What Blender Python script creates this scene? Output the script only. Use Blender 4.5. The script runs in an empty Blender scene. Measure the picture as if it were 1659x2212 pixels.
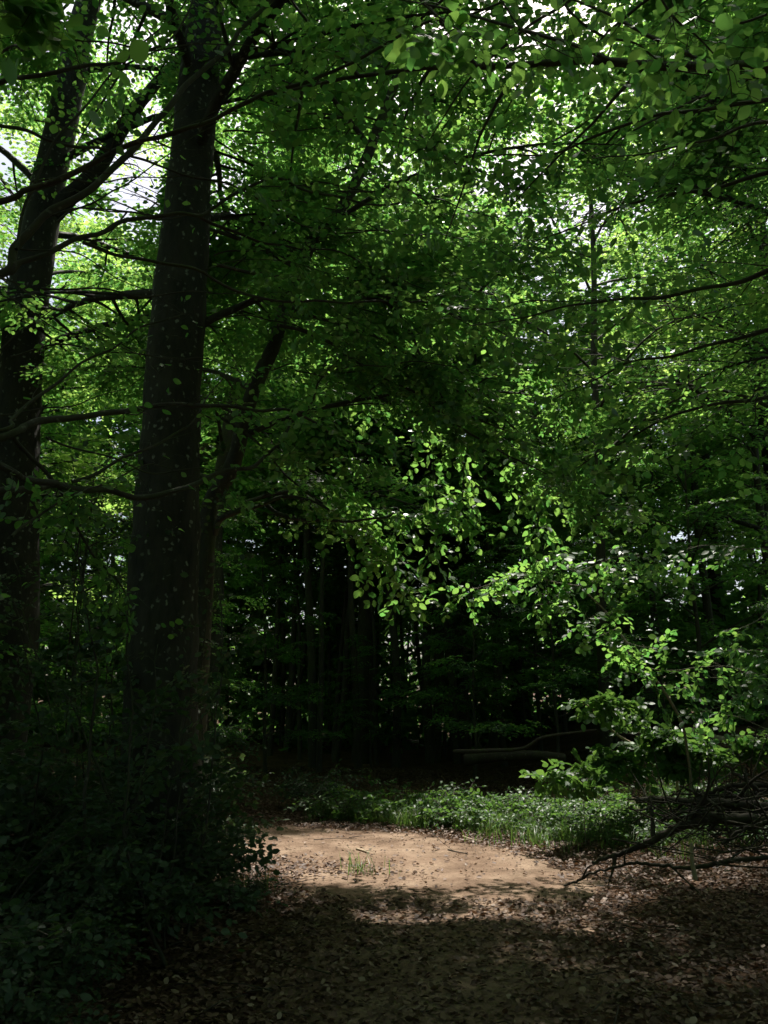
import bpy, math, random
import numpy as np
from mathutils import Vector

C = bpy.context.scene
COL = C.collection
R = math.radians

# ------------------------------------------------------------------ camera
PITCH = R(14.0)
EYE = np.array([0.0, 0.0, 1.6])
FPX = 1106 / math.tan(R(33.0))           # focal length in 1659x2212 picture units
cam = bpy.data.cameras.new('camera')
cam.sensor_fit = 'VERTICAL'
cam.sensor_height = 36
cam.lens = 18 / math.tan(R(33.0))
cam.clip_start = 0.05
cam.clip_end = 600
cam.dof.use_dof = True
cam.dof.focus_distance = 8.0
cam.dof.aperture_fstop = 7.0
camo = bpy.data.objects.new('camera', cam)
COL.objects.link(camo)
camo.location = EYE
camo.rotation_euler = (R(90) + PITCH, 0, 0)
C.camera = camo

# ------------------------------------------------------------------ light
SUN_EL, SUN_AZ = R(65.0), R(12.0)
S = np.array([math.sin(SUN_AZ) * math.cos(SUN_EL), math.cos(SUN_AZ) * math.cos(SUN_EL), math.sin(SUN_EL)])
w = bpy.data.worlds.new("World")
C.world = w
w.use_nodes = True
nt = w.node_tree
bg = nt.nodes['Background']
sky = nt.nodes.new('ShaderNodeTexSky')
sky.sky_type = 'NISHITA'
sky.sun_disc = False
sky.sun_elevation = SUN_EL
sky.sun_rotation = SUN_AZ
sky.air_density = 1.0
sky.dust_density = 5.0
nt.links.new(sky.outputs[0], bg.inputs[0])
bg.inputs[1].default_value = 0.10
sl = bpy.data.lights.new('sun', 'SUN')
sl.energy = 5.0
sl.angle = R(0.9)
sl.color = (1.0, 0.95, 0.87)
so = bpy.data.objects.new('sun', sl)
COL.objects.link(so)
so.rotation_euler = Vector(-S).to_track_quat('-Z', 'Y').to_euler()
C.view_settings.view_transform = 'Standard'
C.view_settings.look = 'None'
C.view_settings.exposure = 0.98
C.view_settings.gamma = 1
cy = C.cycles
cy.use_denoising = True
cy.max_bounces = 7
cy.diffuse_bounces = 4
cy.glossy_bounces = 2
cy.transmission_bounces = 4
cy.sample_clamp_indirect = 4.0
cy.sample_clamp_direct = 0

# ------------------------------------------------------------------ helpers
rng = np.random.default_rng(7)
_ni = {}


def obj(name, me, mat, parent=None):
    o = bpy.data.objects.new(name, me)
    COL.objects.link(o)
    if mat is not None and len(me.materials) == 0:
        for m in (mat if isinstance(mat, (list, tuple)) else [mat]):
            me.materials.append(m)
    if parent is not None:
        o.parent = parent
        o.matrix_parent_inverse = parent.matrix_basis.inverted()
    return o


def tag(o, label=None, cat=None, group=None, kind=None):
    if label:
        o['label'] = label
    if cat:
        o['category'] = cat
    if group:
        o['group'] = group
    if kind:
        o['kind'] = kind
    return o


def empty(name, loc):
    o = bpy.data.objects.new(name, None)
    COL.objects.link(o)
    o.location = loc
    o.empty_display_size = 0.1
    return o


def mesh_np(name, V, F, smooth=False):
    """V (n,3); F (m,k) faces of one size, or a list of such arrays"""
    if not isinstance(F, list):
        F = [F]
    F = [f for f in F if len(f)]
    me = bpy.data.meshes.new(name)
    me.vertices.add(len(V))
    me.vertices.foreach_set('co', np.asarray(V, np.float32).ravel())
    nl = sum(f.size for f in F)
    me.loops.add(nl)
    me.loops.foreach_set('vertex_index', np.concatenate([f.ravel() for f in F]).astype(np.int32))
    npoly = sum(len(f) for f in F)
    me.polygons.add(npoly)
    st, s = [], 0
    for f in F:
        k = f.shape[1]
        st.append(s + np.arange(len(f)) * k)
        s += f.size
    me.polygons.foreach_set('loop_start', np.concatenate(st).astype(np.int32))
    me.update(calc_edges=True)
    if smooth:
        me.polygons.foreach_set('use_smooth', np.ones(npoly, bool))
    return me


def norm(a):
    return a / np.maximum(np.linalg.norm(a, axis=-1, keepdims=True), 1e-9)


def P(px, py, d):
    """point at forward distance d (metres along +Y) seen at picture spot px,py (1659x2212 units)"""
    a = (px - 829.5) / FPX
    b = (1106 - py) / FPX
    f = np.array([0, math.cos(PITCH), math.sin(PITCH)])
    u = np.array([0, -math.sin(PITCH), math.cos(PITCH)])
    v = f + np.array([a, 0, 0]) + b * u
    return EYE + v * (d / v[1])


def to_px(Pt):
    d = Pt - EYE
    f = d[:, 1] * math.cos(PITCH) + d[:, 2] * math.sin(PITCH)
    u = -d[:, 1] * math.sin(PITCH) + d[:, 2] * math.cos(PITCH)
    f = np.where(np.abs(f) < 1e-3, 1e-3, f)
    return 829.5 + FPX * d[:, 0] / f, 1106 - FPX * u / f, f


def sstep(a, b, x):
    t = np.clip((x - a) / (b - a), 0, 1)
    return t * t * (3 - 2 * t)


def noise2(x, y, s=0.0):
    return (np.sin(x * 1.7 + s + 1.3 * np.sin(y * 1.1 + s * 2)) + np.sin(y * 2.1 - s + 1.7 * np.sin(x * 0.9 + s * 3))
            + 0.5 * np.sin(3.9 * x + 2.2 * y + s)) / 2.5


def ground(x, y):
    x = np.asarray(x, float)
    y = np.asarray(y, float)
    h = 0.45 * sstep(2.6, 6.0, x) * sstep(3, 9, y) + 0.18 * sstep(2.0, 4.5, -x)
    h = h + 0.35 * sstep(10, 16, y) * sstep(3, 7, x)
    h = h + 0.025 * np.maximum(0, y - 12) * sstep(12, 16, y)
    off = np.abs(x - path_x(y))
    k = sstep(1.4, 3.0, off)
    h = h + k * (0.05 * noise2(x * 1.3, y * 1.3) + 0.02 * noise2(x * 4, y * 4, 2))
    h = h + 0.012 * noise2(x * 2, y * 2, 5)
    return h


def path_x(y):
    y = np.asarray(y, float)
    return 0.35 + 0.1 * np.sin(y * 0.5) - 0.13 * np.maximum(0, y - 8.3) ** 2 * (y > 8.3)


def smooth_path(pts, n=6):
    pts = np.asarray(pts, float)
    if len(pts) < 3:
        t = np.linspace(0, 1, n * 2)[:, None]
        return pts[0] * (1 - t) + pts[-1] * t
    p = np.vstack([2 * pts[0] - pts[1], pts, 2 * pts[-1] - pts[-2]])
    out = []
    for i in range(1, len(p) - 2):
        for t in np.arange(n) / n:
            a, b, c, d = p[i - 1], p[i], p[i + 1], p[i + 2]
            out.append(0.5 * ((2 * b) + (-a + c) * t + (2 * a - 5 * b + 4 * c - d) * t ** 2 + (-a + 3 * b - 3 * c + d) * t ** 3))
    out.append(pts[-1])
    return np.array(out)


class Tubes:
    """collects tubes into one mesh"""
    def __init__(self):
        self.V, self.F, self.n = [], [], 0

    def add(self, pts, rad, sides=6, lump=0.0):
        pts = np.asarray(pts, float)
        m = len(pts)
        rad = np.asarray(rad, float) * np.ones(m)
        t = np.gradient(pts, axis=0)
        t = norm(t)
        ref = np.array([0.0, 0, 1]) if abs(t[m // 2][2]) < 0.8 else np.array([1.0, 0, 0])
        u = norm(np.cross(t, ref))
        v = np.cross(t, u)
        a = np.linspace(0, 2 * math.pi, sides, endpoint=False)
        r = rad[:, None] * np.ones((1, sides))
        if lump:
            k = rng.uniform(0, 6, 4)
            z = np.arange(m)[:, None]
            r = r * (1 + lump * (np.sin(a[None] * 2 + z * 0.35 + k[0]) * .5 + np.sin(a[None] * 3 - z * 0.9 + k[1]) * .35 + np.sin(z * 1.7 + k[2] + a[None]) * .3))
        ring = pts[:, None] + r[..., None] * (np.cos(a)[None, :, None] * u[:, None] + np.sin(a)[None, :, None] * v[:, None])
        self.V.append(ring.reshape(-1, 3))
        i = np.arange(m - 1)[:, None] * sides
        j = np.arange(sides)[None]
        q = np.stack([i + j, i + (j + 1) % sides, i + sides + (j + 1) % sides, i + sides + j], -1).reshape(-1, 4) + self.n
        self.F.append(q)
        self.n += m * sides
        return self

    def mesh(self, name):
        if not self.V:
            return mesh_np(name, np.zeros((3, 3)), np.array([[0, 1, 2]]))
        return mesh_np(name, np.vstack(self.V), np.vstack(self.F), smooth=True)


# ------------------------------------------------------------------ leaves
# leaf outlines in (along, across, up) units, folded along the midrib
LEAF = {
    'far': (np.array([[0, 0, 0], [.45, .36, .06], [1, 0, -.06], [.5, -.36, .06]]), [np.array([[0, 1, 2, 3]])]),
    'mid': (np.array([[0, 0, 0], [.28, .30, .05], [.68, .30, .05], [1, 0, -.08], [.68, -.30, .05], [.28, -.30, .05]]),
            [np.array([[0, 1, 2, 3], [3, 4, 5, 0]])]),
    'near': (np.array([[0, 0, 0], [.12, .16, .02], [.34, .335, .05], [.6, .33, .05], [.84, .19, .0], [1, 0, -.07],
                       [.84, -.19, .0], [.6, -.33, .05], [.34, -.335, .05], [.12, -.16, .02], [.33, 0, 0], [.66, 0, -.02]]),
             [np.array([[0, 1, 2, 10], [10, 2, 3, 11], [11, 3, 4, 5], [5, 6, 7, 11], [11, 7, 8, 10], [10, 8, 9, 0]])]),
}


def leaf_mesh(name, pos, ax, nrm, size, kind):
    L, Fs = LEAF[kind]
    n = len(pos)
    if n == 0:
        return mesh_np(name, np.zeros((3, 3)), np.array([[0, 1, 2]]))
    ax = norm(ax)
    side = norm(np.cross(nrm, ax))
    up = np.cross(ax, side)
    wv = rng.uniform(0.82, 1.15, n)
    fold = rng.uniform(-0.5, 2.2, n)
    V = pos[:, None] + size[:, None, None] * (L[None, :, 0:1] * ax[:, None] + (L[None, :, 1] * wv[:, None])[..., None] * side[:, None]
                                              + (L[None, :, 2] * fold[:, None])[..., None] * up[:, None])
    base = (np.arange(n) * len(L))[:, None, None]
    F = [(f[None] + base).reshape(-1, f.shape[1]) for f in Fs]
    return mesh_np(name, V.reshape(-1, 3), F, smooth=(kind == 'near'))


def spray_template(r, nside=3, step=0.11, length=1.0):
    """flat beech spray, unit length along +X: leaf base positions, axes, twig lines"""
    pos, ax, tw = [], [], []

    def run(p0, d, L, s):
        k = 0
        t = s * 0.7
        while t < L:
            p = p0 + d * t
            p[2] -= 0.12 * (p[0] ** 2)
            sd = 1 if k % 2 else -1
            ang = R(r.uniform(38, 68)) * sd
            c, sn = math.cos(ang), math.sin(ang)
            a = np.array([d[0] * c - d[1] * sn, d[0] * sn + d[1] * c, r.uniform(-.25, .05)])
            pos.append(p)
            ax.append(a)
            t += s * r.uniform(.75, 1.25)
            k += 1
        e = p0 + d * L
        e[2] -= 0.12 * e[0] ** 2
        pos.append(e)
        ax.append(d + np.array([0, 0, -.15]))
        q = p0 + d * 0
        q[2] -= 0.12 * q[0] ** 2
        tw.append((q, e))
    run(np.zeros(3), np.array([1.0, r.uniform(-.1, .1), 0]), length, step)
    for i in range(nside):
        for sd in (-1, 1):
            t = (i + 0.6 + 0.3 * (sd > 0)) / (nside + 0.6) * 0.85
            a = R(r.uniform(35, 58)) * sd
            run(np.array([t, 0, 0]), np.array([math.cos(a), math.sin(a), r.uniform(-.1, .1)]), (0.62 - 0.4 * t) * r.uniform(.75, 1.2), step)
    return np.array(pos), norm(np.array(ax)), tw


_tr = np.random.default_rng(3)
SPRAYS = {'full': [spray_template(_tr, 3, .12) for _ in range(6)],
          'small': [spray_template(_tr, 1, .17) for _ in range(6)],
          'twig': [spray_template(_tr, 0, .13) for _ in range(6)]}


class Foliage:
    def __init__(self):
        self.P, self.A, self.N, self.S = [], [], [], []
        self.twigs = []

    def sprays(self, pos, direc, scale, leaf, kind='full', tilt=0.2, droop=0.15, twigs=False, jit=0.25):
        pos = np.atleast_2d(pos)
        n = len(pos)
        if n == 0:
            return
        direc = norm(np.atleast_2d(direc) + rng.normal(0, jit * .5, (n, 3)) - np.array([0, 0, droop]))
        up = norm(np.array([0, 0, 1.0]) + rng.normal(0, tilt, (n, 3)))
        y = norm(np.cross(up, direc))
        z = np.cross(direc, y)
        scale = np.ones(n) * scale
        leaf = np.ones(n) * leaf
        which = rng.integers(0, len(SPRAYS[kind]), n)
        for w_, (tp, ta, tw) in enumerate(SPRAYS[kind]):
            m = which == w_
            if not m.any():
                continue
            B = np.stack([direc[m], y[m], z[m]], 1)          # rows are axes
            q = pos[m][:, None] + scale[m][:, None, None] * np.einsum('kj,mji->mki', tp, B)
            a = np.einsum('kj,mji->mki', ta, B)
            a = a + rng.normal(0, jit, a.shape)
            nn = z[m][:, None] + rng.normal(0, tilt, a.shape)
            s = leaf[m][:, None] * rng.uniform(.65, 1.2, a.shape[:2])
            self.P.append(q.reshape(-1, 3))
            self.A.append(a.reshape(-1, 3))
            self.N.append(nn.reshape(-1, 3))
            self.S.append(s.ravel())
            if twigs:
                for b, p0, sc in zip(B, pos[m], scale[m]):
                    for (u, v) in tw:
                        self.twigs.append((p0 + sc * (u @ b), p0 + sc * (v @ b)))

    def get(self, culled=True):
        Pn, A, N, S_ = (np.vstack(self.P), np.vstack(self.A), np.vstack(self.N), np.concatenate(self.S)) if self.P else (np.zeros((0, 3)),) * 3 + (np.zeros(0),)
        if culled and len(Pn):
            k = keep(Pn)
            Pn, A, N, S_ = Pn[k], A[k], N[k], S_[k]
        return Pn, A, N, S_

    def mesh(self, name, kind='mid', culled=True):
        return leaf_mesh(name, *self.get(culled), kind)

    def twig_mesh(self, name, r=0.002):
        return self.twig_tubes(r).mesh(name)

    def twig_tubes(self, r):
        t = Tubes()
        tw = self.twigs
        if tw:
            q = np.array([(a + b) / 2 for a, b in tw])
            k = keep(q)
            for (a, b), kk in zip(tw, k):
                if kk:
                    t.add([a, (a + b) / 2 + rng.normal(0, .006, 3), b], [r * 1.5, r * 1.1, r * .6], 3)
        return t


# ------------------------------------------------------------------ gaps in the canopy that let the sun through
def sun_gap(c, rx, ry, over, keepp=0.0):
    return (np.asarray(c, float), rx, ry, over, keepp)


GAPS = [
    sun_gap((0.25, 9.5, 0), 2.25, 1.75, 0.7, 0.0),          # pool of light on the path
    sun_gap((2.5, 12.1, 0.1), 2.1, 1.4, 0.8, 0.05),         # weaker light on the grass
    sun_gap(P(1150, 1720, 11.5), 1.6, 0.9, 0.5, 0.15),
    sun_gap(P(780, 1160, 8.8), 0.55, 0.38, 0.35, 0.05),
    sun_gap(P(640, 1050, 8.8), 0.65, 0.45, 0.35, 0.25),
    sun_gap(P(940, 1010, 8.85), 0.50, 0.36, 0.5, 0.05),
    sun_gap(P(1080, 1040, 8.8), 0.60, 0.36, 0.4, 0.05),
    sun_gap(P(980, 800, 12.0), 1.50, 1.1, 0.4, 0.10),
    sun_gap(P(1170, 1230, 9.0), 1.10, 0.5, 0.35, 0.03),
    sun_gap(P(1400, 1400, 10.0), 1.10, 1.0, 0.4, 0.05),
    sun_gap(P(1530, 1480, 10.0), 0.70, 0.8, 0.5, 0.12),
    sun_gap(P(1400, 1620, 10.6), 1.20, 1.1, 0.35, 0.08),
    sun_gap(P(1560, 1600, 16.8), 2.2, 1.3, 0.3, 0.15),
    sun_gap(P(1560, 1640, 11.2), 1.40, 0.8, 0.5, 0.15),
]
# openings in the leaf cover where the sky shows, as directions from the path
HOLES = [(280, 390, 62, 72, .22), (325, 250, 36, 50, .4), (512, 150, 26, 34, .15), (600, 95, 60, 40, .5), (1200, 190, 90, 50, .92),
         (1540, 60, 160, 100, .85), (600, 330, 50, 30, .8)]


def keep(Pt):
    n = len(Pt)
    k = np.ones(n, bool)
    rr = rng.uniform(0, 1, n)
    for c, rx, ry, over, kp in GAPS:
        t = (Pt[:, 2] - c[2]) / S[2]
        q = Pt - S[None] * t[:, None]
        d = np.sqrt(((q[:, 0] - c[0]) / rx) ** 2 + ((q[:, 1] - c[1]) / ry) ** 2)
        d = d * (1 + 0.10 * noise2(q[:, 0] * 3, q[:, 1] * 3, rx))
        p = kp + (1 - kp) * sstep(0.85, 1.15, d)
        k &= ~((Pt[:, 2] > c[2] + over) & (rr > p))
    x, y, f = to_px(Pt)
    for hx, hy, ax_, ay, kp in HOLES:
        d = np.sqrt(((x - hx) / ax_) ** 2 + ((y - hy) / ay) ** 2) * (1 + .25 * noise2(x / 18, y / 18, hx))
        p = kp + (1 - kp) * sstep(0.7, 1.25, d)
        k &= ~((f > 3.5) & (rr > p))
    # thinner cover where the light falls out of the shaded floor in front
    gx_ = Pt[:, 0] - S[0] * Pt[:, 2] / S[2]
    gy_ = Pt[:, 1] - S[1] * Pt[:, 2] / S[2]
    dark = np.maximum(sstep(3.6, 4.6, gy_) * (1 - sstep(7.3, 8.0, gy_)) * (1 - sstep(5.5, 6.5, gx_)),
                      sstep(11.6, 12.6, gy_) * (1 - sstep(19, 21, gy_)) * sstep(-5, -4, gx_) * (1 - sstep(.8, 2.5, gx_)))
    dk1 = sstep(3.2, 4.2, gy_) * (1 - sstep(7.4, 8.1, gy_)) * (1 - sstep(5.5, 6.5, gx_))
    dark = np.maximum(dark, (1 - sstep(7.3, 8.0, gy_)) * (1 - sstep(3.4, 4.5, gx_)) * (1 - .5 * (gx_ > -.5) * sstep(1.0, 2.0, Pt[:, 1]) * (1 - sstep(1.5, 3.5, gy_))))
    dark = np.maximum(dark, 1 - sstep(-1, 1, Pt[:, 1]))
    dark = np.maximum(dark, (1 - sstep(-2.6, -1.2, gx_)) * sstep(2.5, 3.5, gy_) * (1 - sstep(13, 15, gy_)) * np.where(gy_ > 8.5, .85, 1))
    cl_ = sstep(-.25, .45, noise2(gx_ * 1.25, gy_ * 1.25, 9) + .35 * noise2(gx_ * 3.1, gy_ * 3.1, 2))
    p = np.where(Pt[:, 2] > 2.0, dark + (1 - dark) * (.20 + np.where((gx_ > 1.5) & (gy_ > 8), .42, .6) * cl_), 1.0)
    k &= rng.uniform(0, 1, n) < p
    # sparse leaves in front of the two big trunks
    tx_ = 452 - (y / 1900) * 100
    a1 = (np.abs(x - tx_) < 95) & (f < 7.1)
    a2 = (x < 235 - y * .12) & (y > 80) & (y < 1000) & (f < 10)
    a3 = (x > 120) & (x < 350) & (y < 1000) & (f < 12)
    k &= ~((f > 0) & a1 & (y < 1450) & (rng.uniform(0, 1, n) > .07)) & ~((f > 0) & a2 & (rng.uniform(0, 1, n) > .10)) & ~((f > 0) & a3 & (rng.uniform(0, 1, n) > .3))
    # near foliage hangs in separate flat layers with gaps between
    lay = noise2(Pt[:, 2] * 5.5 + .8 * noise2(Pt[:, 0] * .8, Pt[:, 1] * .8, 1), Pt[:, 0] * .9 + Pt[:, 1] * .6, 7)
    nearp = np.where((f > 0) & (f < 10) & (Pt[:, 1] > 2.5) & (Pt[:, 2] > 2), .22 + .78 * sstep(-.15, .35, lay), 1.0)
    nearp = np.maximum(nearp, dk1 * sstep(3, 4.5, Pt[:, 2]))
    k &= rng.uniform(0, 1, n) < nearp
    k &= ~((f > 1) & (f < 6.5) & (x > 1000) & (dk1 < .4) & (Pt[:, 1] > 1) & (rng.uniform(0, 1, n) > np.where(y < 650, .45, .6)))
    # nothing pressed right up against the lens
    k &= np.linalg.norm(Pt - EYE, axis=1) > 1.1
    return k


def limb_blocks(c):
    """a limb that would cross the sky opening or stand in front of the two big trunks is left out"""
    x, y, f = to_px(c)
    hole = (f > 0) & (np.abs(x - 285) < 40) & (np.abs(y - 390) < 60)
    t1 = (f > 0) & (f < 7.3) & (np.abs(x - (452 - (y / 1900) * 100)) < 60) & (y > -100) & (y < 1500)
    t2 = (f > 0) & (f < 9.8) & (x > -40) & (x < 240 - y * .12) & (y > 30) & (y < 1000)
    return (hole | t1 | t2).sum() >= 1


# ------------------------------------------------------------------ materials
def nmat(name):
    m = bpy.data.materials.new(name)
    m.use_nodes = True
    t = m.node_tree
    t.nodes.clear()
    return m, t, lambda k: t.nodes.new('ShaderNode' + k), t.links.new


def ramp(t, stops):
    n = t.nodes.new('ShaderNodeValToRGB')
    e = n.color_ramp.elements
    while len(e) > 1:
        e.remove(e[-1])
    e[0].position = stops[0][0]
    e[0].color = (*stops[0][1], 1)
    for p, c in stops[1:]:
        x = e.new(p)
        x.color = (*c, 1)
    return n


def leaf_mat(name, stops, trans, tmix=0.5, rough=0.38, spec=0.5):
    m, t, N, L = nmat(name)
    geo = N('NewGeometry')
    rp = ramp(t, stops)
    L(geo.outputs['Random Per Island'], rp.inputs[0])
    rt = ramp(t, [(0, trans[0]), (1, trans[1])])
    L(geo.outputs['Random Per Island'], rt.inputs[0])
    pb = N('BsdfPrincipled')
    L(rp.outputs[0], pb.inputs['Base Color'])
    pb.inputs['Roughness'].default_value = rough
    pb.inputs['Specular IOR Level'].default_value = spec
    tr = N('BsdfTranslucent')
    L(rt.outputs[0], tr.inputs['Color'])
    mx = N('MixShader')
    mx.inputs[0].default_value = tmix
    L(pb.outputs[0], mx.inputs[1])
    L(tr.outputs[0], mx.inputs[2])
    out = N('OutputMaterial')
    L(mx.outputs[0], out.inputs[0])
    return m


M_BEECH = leaf_mat('beech_leaf', [(0, (.022, .062, .024)), (.6, (.036, .095, .036)), (1, (.055, .12, .04))],
                   [(.13, .38, .075), (.33, .57, .10)], .5, rough=.42, spec=.75)
M_SUNLIT = leaf_mat('sunlit_leaf', [(0, (.035, .080, .025)), (1, (.07, .14, .035))],  # brighter beech leaf: sunlight on the background crowns put into the colour
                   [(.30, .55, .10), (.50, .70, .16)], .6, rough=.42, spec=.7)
M_UNDER = leaf_mat('undergrowth_leaf', [(0, (.035, .080, .028)), (.6, (.055, .12, .038)), (1, (.08, .16, .04))],
                   [(.10, .24, .04), (.20, .36, .06)], .4, rough=.46, spec=.4)
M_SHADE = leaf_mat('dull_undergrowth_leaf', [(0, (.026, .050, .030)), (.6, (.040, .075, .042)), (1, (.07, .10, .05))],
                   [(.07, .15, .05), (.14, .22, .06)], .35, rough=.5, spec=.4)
M_DRY = leaf_mat('dry_leaf', [(0, (.045, .025, .016)), (.5, (.10, .058, .038)), (.9, (.18, .115, .08)), (1, (.30, .23, .18))],
                 [(.10, .05, .02), (.2, .1, .05)], .15, rough=.6, spec=.3)
M_GRASS = leaf_mat('grass_blade', [(0, (.05, .11, .03)), (.7, (.09, .15, .04)), (.95, (.22, .2, .09))],
                   [(.10, .24, .03), (.18, .30, .05)], .35, rough=.45)


def bark_mat(name, c0, c1, spot, spots=0.5, scale=14, moss=0.0):
    m, t, N, L = nmat(name)
    tc = N('TexCoord')
    mp = N('Mapping')
    mp.inputs['Scale'].default_value = (1, 1, 0.35)
    L(tc.outputs['Object'], mp.inputs[0])
    nz = N('TexNoise')
    nz.inputs['Scale'].default_value = 7
    nz.inputs['Detail'].default_value = 8
    nz.inputs['Roughness'].default_value = .7
    L(mp.outputs[0], nz.inputs['Vector'])
    rp = ramp(t, [(.3, c0), (.7, c1)])
    L(nz.outputs['Fac'], rp.inputs[0])
    vo = N('TexVoronoi')
    vo.inputs['Scale'].default_value = scale
    mp2 = N('Mapping')
    mp2.inputs['Scale'].default_value = (1, 1, 0.75)
    L(tc.outputs['Object'], mp2.inputs[0])
    n3 = N('TexNoise')
    n3.inputs['Scale'].default_value = 22
    L(tc.outputs['Object'], n3.inputs['Vector'])
    mv = N('MixRGB')
    mv.inputs[0].default_value = .06
    L(mp2.outputs[0], mv.inputs[1])
    L(n3.outputs['Color'], mv.inputs[2])
    L(mv.outputs[0], vo.inputs['Vector'])
    # lichen spots: near a cell centre, and only in some cells
    mr = N('MapRange')
    mr.inputs['From Min'].default_value = .32
    mr.inputs['From Max'].default_value = .16
    L(vo.outputs['Distance'], mr.inputs[0])
    sep = N('SeparateColor')
    L(vo.outputs['Color'], sep.inputs[0])
    gt = N('MapRange')
    gt.inputs['From Min'].default_value = 1 - spots - .25
    gt.inputs['From Max'].default_value = 1 - spots + .25
    L(sep.outputs[0], gt.inputs[0])
    mu = N('Math')
    mu.operation = 'MULTIPLY'
    L(mr.outputs[0], mu.inputs[0])
    L(gt.outputs[0], mu.inputs[1])
    mx = N('MixRGB')
    mx.inputs[2].default_value = (*spot, 1)
    L(mu.outputs[0], mx.inputs[0])
    L(rp.outputs[0], mx.inputs[1])
    last = mx
    if moss:
        n2 = N('TexNoise')
        n2.inputs['Scale'].default_value = 2.5
        n2.inputs['Detail'].default_value = 5
        L(tc.outputs['Object'], n2.inputs['Vector'])
        m2 = N('MapRange')
        m2.inputs['From Min'].default_value = .5
        m2.inputs['From Max'].default_value = .68
        m2.inputs['To Max'].default_value = moss
        L(n2.outputs['Fac'], m2.inputs[0])
        mm = N('MixRGB')
        mm.inputs[2].default_value = (.05, .075, .015, 1)
        L(m2.outputs[0], mm.inputs[0])
        L(mx.outputs[0], mm.inputs[1])
        last = mm
    pb = N('BsdfPrincipled')
    pb.inputs['Roughness'].default_value = .8
    pb.inputs['Specular IOR Level'].default_value = .3
    L(last.outputs[0], pb.inputs['Base Color'])
    bp = N('Bump')
    bp.inputs['Strength'].default_value = .6
    bp.inputs['Distance'].default_value = .02
    nb = N('TexNoise')
    nb.inputs['Scale'].default_value = 18
    nb.inputs['Detail'].default_value = 8
    L(mp.outputs[0], nb.inputs['Vector'])
    L(nb.outputs['Fac'], bp.inputs['Height'])
    L(bp.outputs[0], pb.inputs['Normal'])
    out = N('OutputMaterial')
    L(pb.outputs[0], out.inputs[0])
    return m


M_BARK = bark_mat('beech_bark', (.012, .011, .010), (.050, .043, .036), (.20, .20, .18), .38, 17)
M_BARK2 = bark_mat('dark_bark', (.030, .026, .022), (.07, .062, .05), (.15, .15, .12), .2, 20, moss=.5)
M_TWIG = bark_mat('twig_bark', (.05, .042, .034), (.10, .085, .07), (.2, .19, .16), .3, 40)
M_STEM = bark_mat('sapling_bark', (.14, .12, .09), (.24, .21, .16), (.32, .3, .26), .3, 60)
M_LOG = bark_mat('bare_wood', (.22, .17, .11), (.42, .34, .24), (.45, .4, .33), .3, 20)
M_DEAD = bark_mat('dead_branch_bark', (.026, .020, .015), (.060, .046, .034), (.12, .11, .09), .3, 25, moss=.3)


def soil_mat(name, stops, scale=1.5, litter=True, bump=.5):
    m, t, N, L = nmat(name)
    tc = N('TexCoord')
    nz = N('TexNoise')
    nz.inputs['Scale'].default_value = scale
    nz.inputs['Detail'].default_value = 10
    nz.inputs['Roughness'].default_value = .65
    L(tc.outputs['Object'], nz.inputs['Vector'])
    rp = ramp(t, stops)
    L(nz.outputs['Fac'], rp.inputs[0])
    # small crumbs and pebbles
    vo = N('TexVoronoi')
    vo.inputs['Scale'].default_value = 55 if not litter else 28
    L(tc.outputs['Object'], vo.inputs['Vector'])
    sep = N('SeparateColor')
    L(vo.outputs['Color'], sep.inputs[0])
    mr = N('MapRange')
    mr.inputs['From Min'].default_value = .72
    mr.inputs['From Max'].default_value = 1.0
    mr.inputs['To Max'].default_value = .55 if litter else .35
    L(sep.outputs[0], mr.inputs[0])
    mx = N('MixRGB')
    L(mr.outputs[0], mx.inputs[0])
    L(rp.outputs[0], mx.inputs[1])
    mx.inputs[2].default_value = (.07, .04, .025, 1) if not litter else (.2, .12, .07, 1)
    pb = N('BsdfPrincipled')
    pb.inputs['Roughness'].default_value = .95
    pb.inputs['Specular IOR Level'].default_value = .15
    L(mx.outputs[0], pb.inputs['Base Color'])
    nb = N('TexNoise')
    nb.inputs['Scale'].default_value = 9
    nb.inputs['Detail'].default_value = 12
    nb.inputs['Roughness'].default_value = .75
    L(tc.outputs['Object'], nb.inputs['Vector'])
    bp = N('Bump')
    bp.inputs['Strength'].default_value = bump
    bp.inputs['Distance'].default_value = .06
    L(nb.outputs['Fac'], bp.inputs['Height'])
    n5 = N('TexNoise')
    n5.inputs['Scale'].default_value = 3.2
    n5.inputs['Detail'].default_value = 4
    L(tc.outputs['Object'], n5.inputs['Vector'])
    b2 = N('Bump')
    b2.inputs['Strength'].default_value = .8
    b2.inputs['Distance'].default_value = .10
    L(n5.outputs['Fac'], b2.inputs['Height'])
    L(b2.outputs[0], bp.inputs['Normal'])
    n6 = N('TexNoise')
    n6.inputs['Scale'].default_value = 60
    n6.inputs['Detail'].default_value = 6
    L(tc.outputs['Object'], n6.inputs['Vector'])
    b3 = N('Bump')
    b3.inputs['Strength'].default_value = .7
    b3.inputs['Distance'].default_value = .012
    L(n6.outputs['Fac'], b3.inputs['Height'])
    L(bp.outputs[0], b3.inputs['Normal'])
    L(b3.outputs[0], pb.inputs['Normal'])
    out = N('OutputMaterial')
    L(pb.outputs[0], out.inputs[0])
    return m


M_SOIL = soil_mat('forest_soil', [(.3, (.035, .022, .014)), (.5, (.075, .045, .028)), (.7, (.12, .075, .045))])
M_SAND = soil_mat('sandy_path_soil', [(.3, (.10, .062, .040)), (.48, (.20, .135, .092)), (.7, (.33, .24, .17))], 1.6, litter=False, bump=.7)

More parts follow.
